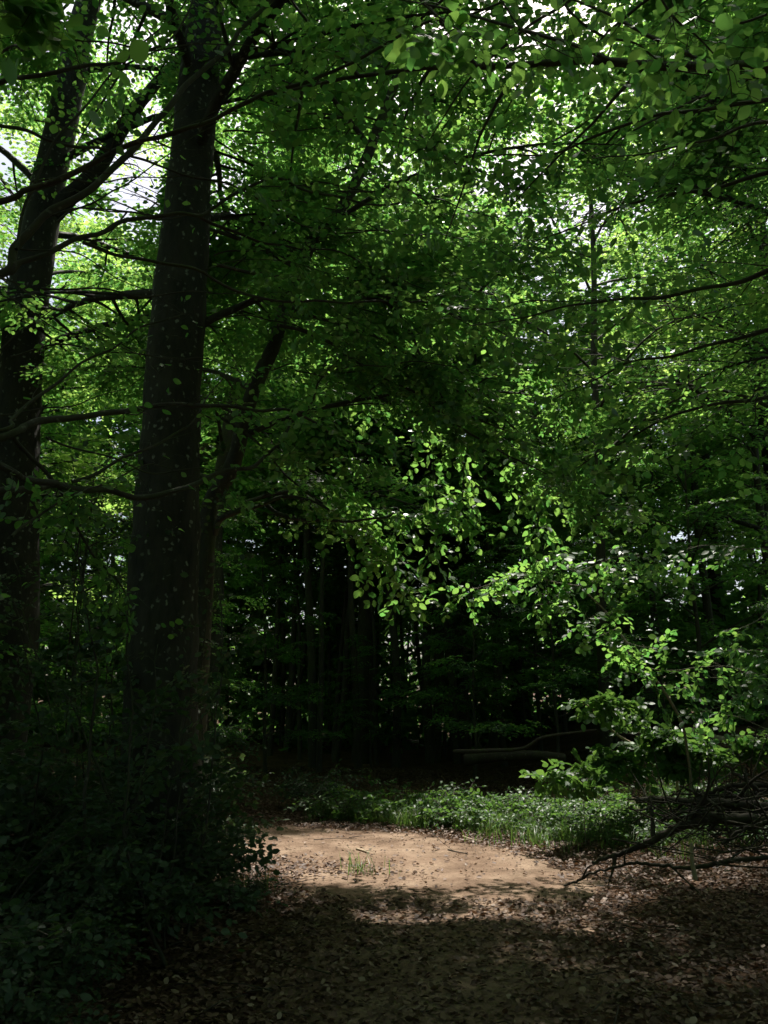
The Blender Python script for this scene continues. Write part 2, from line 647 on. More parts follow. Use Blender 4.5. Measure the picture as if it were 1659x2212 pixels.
# ------------------------------------------------------------------ ground and path
g = np.linspace(-1, 1, 361)
gx = np.sinh(g * 4.2) / math.sinh(4.2) * 160
gy = np.sinh(g * 4.2) / math.sinh(4.2) * 160 + 7
X, Y = np.meshgrid(gx, gy, indexing='ij')
Z = ground(X, Y) - 0.0
V = np.stack([X, Y, Z], -1).reshape(-1, 3)
i, j = np.meshgrid(np.arange(360), np.arange(360), indexing='ij')
q = (i * 361 + j).ravel()
F = np.stack([q, q + 361, q + 362, q + 1], -1)
o = obj('ground', mesh_np('ground', V, F, True), M_SOIL)
tag(o, 'dark forest floor of bare soil under fallen leaves', kind='structure')

# path sheet: bends left beyond the pool of light
cl = [(0.6, -8), (0.45, -3), (0.35, 0), (0.3, 3), (0.35, 5), (0.5, 6.8), (0.55, 8.2), (0.1, 9.6), (-1.2, 10.5), (-3.2, 11.1), (-6, 11.6), (-10, 12.5), (-16, 14)]
hw = [.95, .95, .95, .95, 1.0, 1.2, 1.5, 1.35, 1.2, 1.1, 1.1, 1.1, 1.1]
cls = smooth_path([(a, b, c) for (a, b), c in zip(cl, hw)], 14)
tt = norm(np.gradient(cls[:, :2], axis=0))
nn = np.stack([-tt[:, 1], tt[:, 0]], -1)
K = 15
rows = []
for a_, (c_, n_) in enumerate(zip(cls, nn)):
    for s_ in np.linspace(-1, 1, K):
        e = c_[2] * (1 + .10 * math.sin(a_ * .55 + (0 if s_ < 0 else 2)) + .05 * math.sin(a_ * 1.7))
        p_ = c_[:2] + n_ * s_ * e
        rows.append((p_[0], p_[1], float(ground(p_[0], p_[1])) + .022 * (1 - abs(s_) ** 4) - .004 * (abs(s_) > .95)))
rows = np.array(rows)
i, j = np.meshgrid(np.arange(len(cls) - 1), np.arange(K - 1), indexing='ij')
q = (i * K + j).ravel()
o = obj('path', mesh_np('path', rows, np.stack([q, q + K, q + K + 1, q + 1], -1), True), M_SAND)
tag(o, 'pale sandy dirt path crossing the clearing', kind='structure')


def path_dist(x, y):
    d = np.sqrt((x[:, None] - cls[None, :, 0]) ** 2 + (y[:, None] - cls[None, :, 1]) ** 2)
    k = d.argmin(1)
    return d[np.arange(len(x)), k] / cls[k, 2]


# ------------------------------------------------------------------ tree builder
def limb_curve(p0, az, L, el0, droop, n=9, wob=.05):
    t = np.linspace(0, 1, n)
    el = el0 - droop * t
    a = az + np.cumsum(rng.normal(0, .09, n))
    d = np.stack([np.cos(el) * np.cos(a), np.cos(el) * np.sin(a), np.sin(el)], -1)
    return p0 + np.vstack([np.zeros(3), np.cumsum(d[:-1] * (L / (n - 1)), 0)])


def build_tree(name, label, cat, base, H, r0, top=None, crown_base=4, RC=4.5, nlimb=16, leaf=.12, spray=.9, density=1.0,
               bark=None, kind='mid', group=None, trunk_pts=None, cull=True, az_skip=None, low_twigs=False, leafmat=None,
               droop=1.0, el=0.75, flare=1.35, sides=14):
    """an Empty with children trunk, limbs and crown"""
    base = np.array([base[0], base[1], float(ground(base[0], base[1]))])
    e = empty(name, base)
    if label:
        tag(e, label, cat, group)
    bark = bark or M_BARK
    if trunk_pts is None:
        top = top if top is not None else (base[0] + rng.normal(0, .03 * H), base[1] + rng.normal(0, .03 * H))
        m = 7
        tp = [base + np.array([(top[0] - base[0]) * t, (top[1] - base[1]) * t, H * t - .15 * (t == 0)]) + (0 if t in (0,) else 1) * np.append(rng.normal(0, .012 * H * .5, 2), 0)
              for t in np.linspace(0, 1, m)]
    else:
        tp = [np.asarray(p, float) for p in trunk_pts]
    tp = smooth_path(tp, 8)
    hz = (tp[:, 2] - base[2]) / H
    rad = r0 * (1 - .78 * np.clip(hz, 0, 1) ** 1.1) + r0 * (flare - 1) * np.exp(-np.clip(tp[:, 2] - base[2], 0, 99) / .35)
    tr = Tubes().add(tp, rad, sides, lump=.06)
    loc = np.array(base)

    def sh(me):
        n_ = len(me.vertices)
        c = np.empty(n_ * 3, np.float32)
        me.vertices.foreach_get('co', c)
        me.vertices.foreach_set('co', (c.reshape(-1, 3) - loc).astype(np.float32).ravel())
        me.update()
        return me
    def part(nm, me, mt):
        o_ = bpy.data.objects.new(nm, sh(me))
        COL.objects.link(o_)
        me.materials.append(mt)
        o_.parent = e
        return o_
    part('trunk', tr.mesh(name + '_trunk'), bark)
    fo = Foliage()
    lb = Tubes()
    for k in range(nlimb):
        z = crown_base + (H - crown_base) * ((k + .5 * rng.uniform()) / nlimb) ** .95
        i_ = int(np.argmin(np.abs(tp[:, 2] - base[2] - z)))
        az = k * 2.4 + rng.uniform(-.4, .4)
        f = (z - crown_base) / max(H - crown_base, .1)
        L = RC * (1.0 - .55 * f ** 1.6) * rng.uniform(.75, 1.15)
        c = limb_curve(tp[i_], az, L, R(rng.uniform(15, 45)) * el / .75 + .35 * f, R(rng.uniform(25, 60)) * droop)
        if cull and limb_blocks(c[1:]):
            continue
        rr = max(.018, min(r0 * .3, L * .013))
        lb.add(c, np.linspace(rr, rr * .18, len(c)), 5)
        nsub = int(7 * density ** .5 * L / 4) + 3
        for s_ in range(nsub):
            t = .18 + .82 * (s_ + rng.uniform(0, .6)) / nsub
            x = t * (len(c) - 1)
            i0 = min(int(x), len(c) - 2)
            p0 = c[i0] + (c[i0 + 1] - c[i0]) * (x - i0)
            d = c[i0 + 1] - c[i0]
            a0 = math.atan2(d[1], d[0]) + (1 if s_ % 2 else -1) * R(rng.uniform(30, 65))
            Ls = L * .42 * (1.15 - .6 * t) * rng.uniform(.7, 1.3)
            c2 = limb_curve(p0, a0, Ls, R(rng.uniform(-5, 20)), R(rng.uniform(10, 35)) * droop, 6)
            lb.add(c2, np.linspace(rr * .4, rr * .12, 6), 3)
            ns = max(2, int(round(Ls / spray * 3.0 * density)))
            tt_ = rng.uniform(.15, 1.0, ns)
            ii = np.clip((tt_ * 5).astype(int), 0, 4)
            pp = c2[ii] + (c2[ii + 1] - c2[ii]) * (tt_ * 5 - ii)[:, None]
            sg = np.where(rng.uniform(size=ns) > .5, 1, -1)
            aa = a0 + sg * rng.uniform(.2, .9, ns)
            dd = np.stack([np.cos(aa), np.sin(aa), rng.uniform(-.15, .1, ns)], -1)
            fo.sprays(pp, dd, spray * rng.uniform(.7, 1.15, ns), leaf, 'full' if leaf < .2 else 'small', twigs=low_twigs)
    part('limbs', lb.mesh(name + '_limbs'), bark)
    me = fo.mesh(name + '_crown', kind, cull)
    part('crown', me, leafmat or M_BEECH)
    if low_twigs:
        part('twigs', fo.twig_mesh(name + '_twigs'), M_TWIG)
    return e


def traced_branch(parent, pts, r0, r1, name='branch', nside=10, leaf=.07, spray=.35, side=.5, start=0.1, mat=None, lmat=None, wob=.012,
                  kind='near', spk='small', culled=True, tip=True, sub=2, label=None, droop=.12, side_droop=.25, sides=8, tilt=.4):
    """one branch along pts with side twigs and its own leaves; parent is a thing"""
    c = smooth_path(pts, 8)
    n = len(c)
    ph = rng.uniform(0, 6, 6)
    s = np.concatenate([[0], np.cumsum(np.linalg.norm(np.diff(c, axis=0), axis=1))])
    c = c + wob * np.stack([np.sin(s * 5 + ph[0]) + .6 * np.sin(s * 11 + ph[1]), np.sin(s * 4 + ph[2]), np.sin(s * 6 + ph[3]) + .6 * np.sin(s * 13 + ph[4])], -1)
    f = s / s[-1]
    tb = Tubes().add(c, r0 + (r1 - r0) * f ** .8, sides, lump=.08)
    fo = Foliage()
    tw = Tubes()
    for k in range(nside):
        t = start + (1 - start) * (k + rng.uniform(.1, .9)) / nside
        i0 = min(int(np.searchsorted(f, t)), n - 2)
        p0 = c[i0]
        d = norm(c[i0 + 1] - c[i0])
        hd = norm(np.cross(d, [0, 0, 1.0])) * (1 if k % 2 else -1)
        dd = norm(d * rng.uniform(.5, 1.2) + hd * rng.uniform(.4, 1.0) + np.array([0, 0, rng.uniform(-side_droop - .15, .2)]))
        L = side * rng.uniform(.5, 1.3) * (1.1 - .5 * t)
        q_ = np.array([p0, p0 + dd * L * .35 + rng.normal(0, .02, 3), p0 + dd * L * .7 + rng.normal(0, .03, 3) - [0, 0, .02], p0 + dd * L - [0, 0, droop * L * .6]])
        q_ = smooth_path(q_, 3)
        rr = max(.0018, (r0 + (r1 - r0) * t) * .28)
        rr = min(rr, .007)
        tw.add(q_, np.linspace(rr, .0012, len(q_)), 4)
        for b in range(sub):
            u = int(len(q_) * (b + .8) / (sub + .8))
            u = min(u, len(q_) - 2)
            dl = norm(q_[u + 1] - q_[u])
            hs = norm(np.cross(dl, [0, 0, 1.0])) * (1 if (b + k) % 2 else -1)
            fo.sprays(q_[u], dl + hs * rng.uniform(.4, 1.1), spray * rng.uniform(.7, 1.15), leaf, spk, twigs=True, droop=droop, tilt=tilt)
        fo.sprays(q_[-1], q_[-1] - q_[-2], spray * rng.uniform(.8, 1.1), leaf, spk, twigs=True, droop=droop, tilt=tilt)
    if tip:
        fo.sprays(c[-1], c[-1] - c[-3], spray, leaf, spk, twigs=True, droop=droop)
    tb.V += tw.V
    tb.F += [q_ + tb.n for q_ in tw.F]
    tb.n += tw.n
    st_ = fo.twig_tubes(.0013)
    tb.V += st_.V
    tb.F += [q_ + tb.n for q_ in st_.F]
    tb.n += st_.n
    b = obj(name, tb.mesh(name), mat or M_BARK2, parent)
    if label:
        b['label'] = label
    if fo.P:
        obj('leaves', fo.mesh('leaves', kind, culled), lmat or M_BEECH, b)
    return b


def PL(seq, d0, d1):
    """picture polyline -> world, distance running from d0 to d1"""
    n = len(seq)
    return [P(a, b, d0 + (d1 - d0) * k / (n - 1)) for k, (a, b) in enumerate(seq)]


def c1(seq):
    return [(a * .5, b * .5) for a, b in seq]


def c2_(seq):
    return [(829.5 + a * .5, b * .5) for a, b in seq]


def c3(seq):
    return [(a * .5, 737 + b * .5) for a, b in seq]


def c4(seq):
    return [(829.5 + a * .5, 737 + b * .5) for a, b in seq]


def c6(seq):
    return [(829.5 + a * .5, 1474 + b * .5) for a, b in seq]


# ------------------------------------------------------------------ the big trees
# A: the broad dark beech left of the path
dA = 7.4
bA = P(345, 1900, dA)
bA[2] = float(ground(bA[0], bA[1])) - .1
tA = [bA] + [P(x, y, dA + (1900 - y) / 1900 * .3) for x, y in ((347, 1600), (352, 1300), (363, 1050), (376, 800), (396, 550), (415, 330), (432, 150), (450, 0))]
tA += [tA[-1] + np.array([.12, .15, 2.6]), tA[-1] + np.array([.2, .3, 6.5])]
HA = tA[-1][2]
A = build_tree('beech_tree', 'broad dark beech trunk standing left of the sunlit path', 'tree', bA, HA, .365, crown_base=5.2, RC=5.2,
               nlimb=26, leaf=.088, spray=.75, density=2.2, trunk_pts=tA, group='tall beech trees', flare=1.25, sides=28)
# B: paler spotted beech at the left edge, leaning right
dB = 10.2
bB = P(15, 1300, dB)
bB[2] = float(ground(bB[0], bB[1])) - .1
tB = [bB] + [P(x, y, dB) for x, y in ((20, 1400), (28, 1100), (42, 850), (62, 640), (100, 420), (150, 190), (175, 60))]
tB += [tB[-1] + np.array([.3, .2, 3]), tB[-1] + np.array([.5, .3, 7])]
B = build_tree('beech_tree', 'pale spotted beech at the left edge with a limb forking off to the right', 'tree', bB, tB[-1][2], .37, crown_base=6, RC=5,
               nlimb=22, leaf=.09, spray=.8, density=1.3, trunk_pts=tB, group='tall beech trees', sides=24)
fk = obj('forked_limb', Tubes().add(smooth_path(PL([(105, 470), (150, 425), (195, 385), (245, 310), (285, 245), (325, 195), (420, 90)], dB, dB - .3), 8),
                                    np.linspace(.15, .07, 49), 14, lump=.06).mesh('forked_limb'), M_BARK, B)
# C: slim leaning tree just right of the broad one
dC = 9.0
bC = P(436, 1300, dC)
bC[2] = float(ground(bC[0], bC[1])) - .1
tC = [bC, P(440, 1300, dC), P(446, 1170, dC)] + PL(c3([(910, 700), (960, 620), (1010, 520), (1035, 430), (1060, 320), (1100, 200), (1150, 90), (1190, 0)]), dC, dC - .3) \
    + PL(c1([(1250, 1260), (1310, 1140), (1340, 1060), (1400, 990), (1480, 890), (1520, 820), (1560, 740), (1600, 640)]), dC - .3, dC - .6)
tC += [tC[-1] + np.array([.5, .1, 1.6]), tC[-1] + np.array([1.4, .3, 4.2])]
Ct = build_tree('leaning_tree', 'slim dark tree leaning right out from behind the broad beech', 'tree', bC, tC[-1][2], .125, crown_base=4.6, RC=3.8,
                nlimb=16, leaf=.08, spray=.6, density=1.1, trunk_pts=tC, bark=M_BARK2, flare=1.3, low_twigs=True)
traced_branch(Ct, PL(c3([(925, 840), (960, 770), (1030, 730), (1130, 700), (1250, 675), (1350, 690), (1420, 720)]), dC, 8.2), .045, .012, nside=8, leaf=.065, spray=.32, side=.5)
traced_branch(Ct, PL(c3([(1150, 705), (1200, 740), (1270, 770), (1400, 775), (1530, 770), (1659, 765), (1700, 745)]), 8.7, 8.0), .028, .010, nside=6, leaf=.065, spray=.32, side=.4)
traced_branch(Ct, PL([(480, 900), (560, 960), (620, 1030), (700, 1090), (770, 1130), (820, 1180), (860, 1250)], 8.8, 8.8), .02, .004, nside=16, spk='twig', leaf=.112, spray=.5, side=.42, start=.45, culled=False)
traced_branch(Ct, PL([(480, 880), (560, 930), (650, 1000), (720, 1050), (800, 1090), (860, 1100)], 8.9, 8.8), .02, .004, nside=20, spk='twig', leaf=.105, spray=.5, side=.6, culled=False, start=.1)

# D: tree just outside the left edge whose branches cross the view
bD = np.array([-3.0, 4.2, float(ground(-3.0, 4.2))])
tD = [bD + [0, 0, -.1], bD + [.0, 0, 1], bD + [.05, 0, 2.2], bD + [-.05, .05, 3.6], bD + [-.2, .1, 5], bD + [-.3, .3, 7.5], bD + [-.5, .4, 11]]
D = build_tree('low_branched_tree', 'tree beyond the left edge whose long dark branches cross the picture', 'tree', bD, 11, .17, crown_base=5.5, RC=4.6,
               nlimb=16, leaf=.085, spray=.7, density=1.2, trunk_pts=tD, bark=M_BARK2)


def from_D(z):
    k = min(range(len(tD)), key=lambda i_: abs(tD[i_][2] - z))
    return np.array([tD[k][0], tD[k][1], z])


def dbranch(seq, d0, d1, r0, r1, **kw):
    pts = PL(seq, d0, d1)
    if seq[0][0] < 60 and kw.pop('root', True):
        v = pts[0] - pts[1]
        z = pts[0][2] + np.clip(v[2] / max(1e-3, abs(v[0])), -.5, .5) * abs(pts[0][0] + 3.0)
        pts = [from_D(z)] + pts
    kw.pop('root', None)
    return traced_branch(D, pts, r0 * .8, r1 * .85, **kw)


dbranch(c1([(0, 1180), (60, 1080), (200, 940), (330, 850), (450, 760), (560, 650), (640, 570), (740, 460), (800, 380), (900, 280), (1000, 180), (1050, 120), (1190, 0), (1300, -120)]), 4.6, 5.4, .040, .018, nside=8, start=.35, leaf=.07, spray=.3)
dbranch(c1([(0, 870), (100, 820), (280, 760), (380, 720), (500, 650), (600, 610), (700, 590), (800, 550), (930, 520), (1050, 460), (1150, 400), (1300, 360), (1420, 300), (1560, 250)]) + c2_([(0, 200), (100, 140), (200, 100), (330, 70), (430, 40), (530, 0)]), 4.4, 4.2, .030, .008, nside=20, start=.3, leaf=.07, spray=.3, side=.55)
dbranch(c1([(0, 360), (100, 335), (250, 315), (380, 290), (500, 270), (600, 230), (720, 170), (800, 90), (830, 0)]), 4.2, 4.6, .030, .006, nside=9, leaf=.07, spray=.3)
dbranch(c1([(0, 230), (100, 215), (200, 180), (420, 170), (650, 210), (900, 200), (1100, 200), (1300, 230)]), 4.0, 5.0, .014, .004, nside=12, leaf=.07, spray=.3)
dbranch(c1([(0, 535), (120, 560), (200, 600), (330, 640), (440, 655), (600, 680), (700, 715), (850, 760), (1000, 810), (1150, 880), (1350, 980), (1659, 995)]), 4.6, 6.0, .020, .005, nside=14, start=.4, leaf=.07, spray=.3)
dbranch(c1([(0, 1170), (80, 1130), (200, 1090), (330, 1040), (430, 1010), (530, 960), (640, 940), (760, 925), (860, 935), (930, 880), (1050, 820), (1180, 780), (1300, 820), (1400, 840), (1500, 850), (1659, 890), (1800, 860), (2050, 830)]), 4.8, 6.4, .032, .007, nside=22, start=.45, leaf=.07, spray=.3, side=.6)
dbranch(c1([(860, 935), (950, 980), (1100, 1040), (1200, 1055), (1300, 1070), (1400, 1075), (1500, 1110), (1600, 1160), (1720, 1190), (1900, 1270)]), 5.7, 6.6, .018, .005, nside=16, leaf=.07, spray=.3, side=.6, root=False)
dbranch(c1([(360, 1040), (430, 1060), (520, 1100), (650, 1130), (850, 1175), (950, 1220), (1080, 1270), (1200, 1295), (1350, 1305), (1500, 1305)]) + c2_([(0, 1300), (150, 1310), (300, 1325), (450, 1330), (600, 1310), (780, 1305), (900, 1295), (1050, 1250), (1250, 1210), (1500, 1190)]), 5.1, 6.6, .018, .004, nside=26, start=.3, leaf=.07, spray=.3, side=.65, root=False)
dbranch(c1([(850, 1175), (930, 1140), (1050, 1130), (1200, 1130), (1350, 1160), (1500, 1200), (1520, 1300), (1500, 1420)]), 5.6, 6.4, .006, .002, nside=10, leaf=.06, spray=.25, side=.4, root=False)
dbranch(c1([(0, 1200), (100, 1260), (230, 1320), (330, 1370), (430, 1440), (520, 1490), (600, 1540), (700, 1640)]), 4.4, 5.2, .010, .003, nside=9, leaf=.06, spray=.25, side=.4)
dbranch(c3([(0, 410), (100, 370), (200, 345), (400, 320), (500, 300), (600, 285), (750, 280), (900, 285), (1100, 290), (1230, 290), (1300, 320), (1350, 350), (1450, 420), (1600, 440)]), 4.4, 6.2, .040, .008, nside=18, start=.4, leaf=.07, spray=.3)
dbranch(c3([(0, 390), (60, 330), (130, 270), (200, 210), (300, 130), (400, 70), (500, 15), (620, -60), (800, -110)]), 4.4, 5.2, .022, .006, nside=8, start=.4, leaf=.06, spray=.28)
dbranch(c3([(0, 655), (60, 630), (150, 640), (230, 625), (330, 645), (430, 650), (560, 655), (700, 660), (800, 640), (900, 600), (1000, 560), (1100, 520), (1180, 470), (1230, 410), (1290, 340)]), 4.3, 6.2, .042, .014, nside=8, start=.5, leaf=.06, spray=.28, wob=.02)
dbranch(c3([(0, 530), (100, 580), (170, 610), (230, 620)]), 4.2, 4.6, .03, .022, nside=2, leaf=.06, spray=.28)
dbranch(c3([(40, 380), (60, 420), (130, 500), (200, 570), (260, 650), (300, 730), (350, 820), (380, 870), (420, 940), (490, 1010), (540, 1080)]), 4.5, 5.2, .020, .006, nside=9, leaf=.06, spray=.28, root=False)
dbranch(c3([(300, 600), (450, 550), (600, 490), (700, 440), (800, 370), (850, 300), (900, 240), (1000, 130)]), 4.8, 5.8, .016, .005, nside=8, leaf=.06, spray=.28, root=False)
dbranch(c3([(40, 850), (70, 820), (150, 760), (260, 690), (330, 660), (480, 610), (620, 540), (740, 550), (830, 580)]), 4.3, 5.0, .012, .003, nside=8, leaf=.06, spray=.28, root=False)
dbranch(c1([(60, 1080), (80, 960), (150, 800), (200, 690), (280, 560), (380, 440), (480, 320), (600, 200), (720, 100), (800, 0)]), 4.4, 4.8, .014, .006, nside=5, start=.5, leaf=.06, spray=.28, root=False)
dbranch(c1([(200, 0), (260, 100), (320, 220), (370, 330), (430, 410)]), 3.8, 4.2, .006, .003, nside=4, leaf=.07, spray=.28, root=False)
# big near leaves at the left edge and the top left corner
dbranch([(-180, 1200), (-100, 1235), (-40, 1270)], 2.3, 2.2, .005, .003, nside=2, leaf=.08, spray=.13, side=.1, root=False, sub=1)
dbranch([(-160, -60), (0, 10), (60, 30), (130, 70)], 2.2, 2.2, .006, .003, nside=9, leaf=.08, spray=.22, side=.25, root=False)

# arcs sweeping down to the right from the broad beech, with leaves that catch the sun
ARC = [
    (c2_([(-300, 1180), (-100, 1270), (60, 1360)]) + c4([(150, 0), (280, 280), (400, 330), (530, 390), (700, 450), (900, 540)])[1:], 7.6, 7.9),
    ([(560, 640), (700, 690), (829, 735), (900, 775), (1000, 840), (1080, 900), (1150, 960), (1230, 1040), (1290, 1130)], 7.7, 7.8),
    ([(470, 570), (600, 600), (720, 610), (829, 640), (930, 668), (1000, 690), (1090, 720), (1180, 790), (1260, 870)], 7.5, 7.9),
    ([(600, 700), (700, 735), (800, 800), (900, 850), (980, 915), (1060, 960), (1150, 1010), (1250, 1060), (1400, 1120)], 7.9, 7.5),
    ([(640, 800), (740, 830), (829, 860), (900, 900), (930, 960), (940, 1050), (945, 1150), (940, 1200)], 8.8, 8.9),
    ([(900, 850), (960, 900), (990, 960), (1000, 1040), (1000, 1110)], 8.8, 8.8),
    ([(1060, 930), (1110, 970), (1150, 1040), (1160, 1120)], 8.8, 8.8),
    ([(580, 800), (640, 790), (700, 830), (760, 860), (800, 880)], 9.2, 9.4),
]
for k, (seq, d0, d1) in enumerate(ARC):
    traced_branch(A, PL(seq, d0, d1), .022 if k < 4 else .010, .004, nside=11 if k < 4 else 9, start=.15, leaf=.075 if k < 4 else .105, spray=.36 if k < 4 else .5, side=.6 if k < 4 else .4, culled=k < 4,
                  name='branch', spk='full' if k < 4 else 'twig', tilt=.45, sub=2)

# thin twiggy boughs sweeping down to the right, and bare crossing ones upper left
for k in range(17):
    x0, y0 = rng.uniform(430, 760), rng.uniform(240, 880)
    L_ = rng.uniform(320, 620)
    sl_ = rng.uniform(.05, .55)
    d = rng.uniform(6.0, 8.2)
    seq = [(x0 + L_ * t, y0 + L_ * (sl_ * t * .4 + sl_ * t * t * .8) - 30 * math.sin(3 * t)) for t in np.linspace(0, 1, 6)]
    traced_branch(A if k % 2 else Ct, PL(seq, d, d + .4), rng.uniform(.007, .012), .002, nside=6, leaf=.062, spray=.26, side=.4, start=.3, sides=5, wob=.02, sub=0)
for k in range(12):
    x0, y0 = rng.uniform(-30, 120), rng.uniform(80, 1050)
    L_ = rng.uniform(350, 620)
    sl_ = rng.uniform(-.5, .45)
    d = rng.uniform(4.6, 5.6)
    seq = [(x0 + L_ * t, y0 + L_ * sl_ * t + 40 * math.sin(3 * t + k)) for t in np.linspace(0, 1, 6)]
    traced_branch(D, PL(seq, d, d + .5), rng.uniform(.006, .010), .002, nside=5, leaf=.06, spray=.2, side=.4, start=.2, sides=5, wob=.025, sub=0)

# E: tree outside the right edge that hangs leafy branches in from the top right
bE = np.array([3.5, 4.0, float(ground(3.5, 4.0))])
tE = [bE + [0, 0, -.1], bE + [.0, 0, 1.5], bE + [.1, 0, 3], bE + [.1, .1, 5], bE + [.3, .2, 8], bE + [.3, .3, 11]]
E = build_tree('overhanging_tree', 'tree beyond the right edge that hangs leafy branches across the top right', 'tree', bE, 11, .16, crown_base=5.0, RC=4.6,
               nlimb=18, leaf=.085, spray=.7, density=.7, trunk_pts=tE, bark=M_BARK2)
EB = [
    (c2_([(1170, -60), (1190, 0), (1250, 80), (1350, 160), (1430, 260), (1480, 330), (1500, 450)]), 2.5, 2.6, .006, .002, 12, .070, .22, .16),
    (c2_([(1659, 60), (1560, 100), (1450, 90), (1330, 40)]), 2.6, 2.9, .006, .002, 8, .070, .22, .2),
    (c2_([(1700, 520), (1560, 560), (1400, 620), (1200, 640), (900, 680)]), 3.0, 3.8, .010, .003, 14, .075, .26, .35),
    (c2_([(700, -100), (800, 60), (950, 150), (1100, 180), (1250, 280), (1400, 330)]), 3.4, 3.4, .010, .003, 12, .075, .26, .3),
    (c2_([(100, -60), (160, 0), (250, 60), (330, 110), (420, 170)]), 2.8, 2.8, .006, .002, 7, .075, .22, .2),
    (c2_([(480, -60), (560, 60), (640, 160), (760, 230), (820, 260)]), 3.1, 3.1, .006, .002, 10, .070, .24, .25),
    ([(1720, 360), (1560, 400), (1400, 430), (1270, 480), (1150, 520)], 4.0, 5.0, .016, .004, 13, .072, .32, .6),
    ([(1720, 560), (1580, 610), (1450, 640), (1300, 650), (1150, 680), (1020, 700)], 4.2, 5.6, .018, .004, 15, .072, .32, .6),
    ([(1720, 700), (1600, 730), (1480, 760), (1350, 790), (1200, 860)], 4.4, 5.4, .016, .004, 14, .072, .32, .6),
    ([(1720, 840), (1580, 870), (1450, 900), (1330, 960), (1250, 1010)], 4.6, 5.8, .016, .004, 14, .072, .32, .6),
    ([(1720, 200), (1560, 230), (1350, 270), (1180, 330), (1000, 340)], 3.8, 5.0, .016, .004, 13, .072, .32, .6),
    ([(1300, -60), (1150, 60), (1010, 170), (930, 300), (900, 420)], 4.4, 5.0, .014, .003, 13, .072, .32, .5),
    ([(1000, -60), (900, 60), (800, 200), (720, 330)], 4.6, 5.4, .014, .003, 10, .072, .32, .5),
]
for seq, d0, d1, r0, r1, ns, lf, sp, sd in EB:
    traced_branch(E, PL(seq, d0, d1), r0, r1, nside=ns, leaf=lf, spray=sp, side=sd, start=.02, spk='small')

# canopy trees around the path: (x, y, height, radius, crown_base, crown radius, density, label)
CAN = [
    (7.4, 10.6, 15, .24, 5.2, 4.6, .8, 'leafy tree at the right edge behind the sunlit sapling'),
    (4.6, 17, 17, .12, 6.0, 5.0, .8, 'dark straight trunk right of centre, in the gloom behind the grass'),
    (-.6, 21.5, 18, .22, 6.5, 5.0, .8, 'tall straight tree in the middle of the dark stand beyond the path bend'),
    (-8.0, 16.5, 17, .26, 3.5, 5.0, .8, 'tree in the left background behind the pale spotted beech'),
    (9.4, 18.5, 17, .24, 3.5, 5.2, .7, 'tree in the right background, its leaves lit from above'),
    (-3.6, 16, 16, .20, 5.0, 4.6, .8, 'straight trunk seen between the broad beech and the slim stems'),
    (7.6, 14.2, 15, .20, 5.5, 4.6, .7, 'leafy tree behind the pale fallen log at the right edge'),
    (-9.5, 6.5, 15, .26, 3.0, 5.0, .9, None),
    (.8, -4.5, 15, .26, 4.0, 5.4, .9, None),
    (-5.0, -2.5, 15, .26, 3.0, 5.2, .9, None),
    (6.5, -2.0, 15, .26, 3.0, 5.2, .9, None),
    (11.5, 5.0, 15, .26, 2.5, 5.2, .8, None),
    (-13.5, 12, 16, .26, 2.5, 5.4, .7, None),
    (13.5, 12, 16, .26, 2.5, 5.4, .7, None),
    (-9, -8, 15, .26, 2.0, 5.4, .8, None),
    (3.0, -1.6, 15, .24, 5.0, 5.0, 1.0, None),  # added out of view overhead to cut sky light on the near floor
    (-2.4, -1.2, 15, .24, 5.0, 5.0, 1.0, None),  # second unseen overhead tree, added to darken the near floor
    (6.6, 9.2, 17, .20, 9.2, 5.3, 1.35, None),  # unseen tree added for the shade its crown casts on the foreground
    (5, -10, 15, .26, 2.0, 5.4, .8, None),
    (2.4, 24.5, 17, .2, 5.5, 4.6, .7, 'tall thin tree far behind the grassy verge'),
    (4.5, 27, 26, .24, 8, 5.5, .9, 'very tall far tree whose sunlit crown closes the view above the right of the picture'),
    (10.5, 25, 25, .24, 7, 5.5, .9, 'very tall far tree at the right, bright crown high in the corner'),
    (-1.5, 29, 25, .24, 8, 5.5, .9, 'very tall far tree behind the slender stems, bright crown high above them'),
    (15.5, 24, 24, .24, 6, 5.5, .9, 'very tall far tree outside the right edge'),
    (-12, 22, 17, .24, 3, 5.2, .7, 'tree at the far left deep in the wood'),
]
OFF = iter(['tree left of the view, its crown shading the brush', 'tree behind the viewer whose crown covers the near path', 'tree behind the viewer on the left of the path',
            'tree behind the viewer on the right of the path', 'tree right of the view beside the brush pile', 'tree far to the left beyond the brush', 'tree far to the right beyond the log',
            'tree farthest behind the viewer on the left',
            'added unseen tree just behind the viewer on the right, shading the near floor', 'added unseen tree just behind the viewer on the left, shading the near floor', 'added unseen tree outside the right edge, its high crown shading the foreground', 'tree farthest behind the viewer on the right'])
for x, y, H, r, cb, RC, dn, lab in CAN:
    far = math.hypot(x, y)
    lf = (.15 if y < 0 else .09 if far < 14 else .11 if far < 24 else .16) if lab else .15
    dn = dn * (1.5 if lab else 1.3)
    dn = dn * (1.4 if (x, y) == (7.4, 10.6) else 1)
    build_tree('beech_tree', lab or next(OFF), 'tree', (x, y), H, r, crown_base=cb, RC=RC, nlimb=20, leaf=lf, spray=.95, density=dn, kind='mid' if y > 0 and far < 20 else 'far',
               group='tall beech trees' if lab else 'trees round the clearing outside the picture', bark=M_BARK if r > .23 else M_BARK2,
               leafmat=M_SUNLIT if (x, y) in ((9.4, 18.5), (10.5, 25), (4.5, 27), (4.6, 17), (15.5, 24), (-8.0, 16.5)) else None)


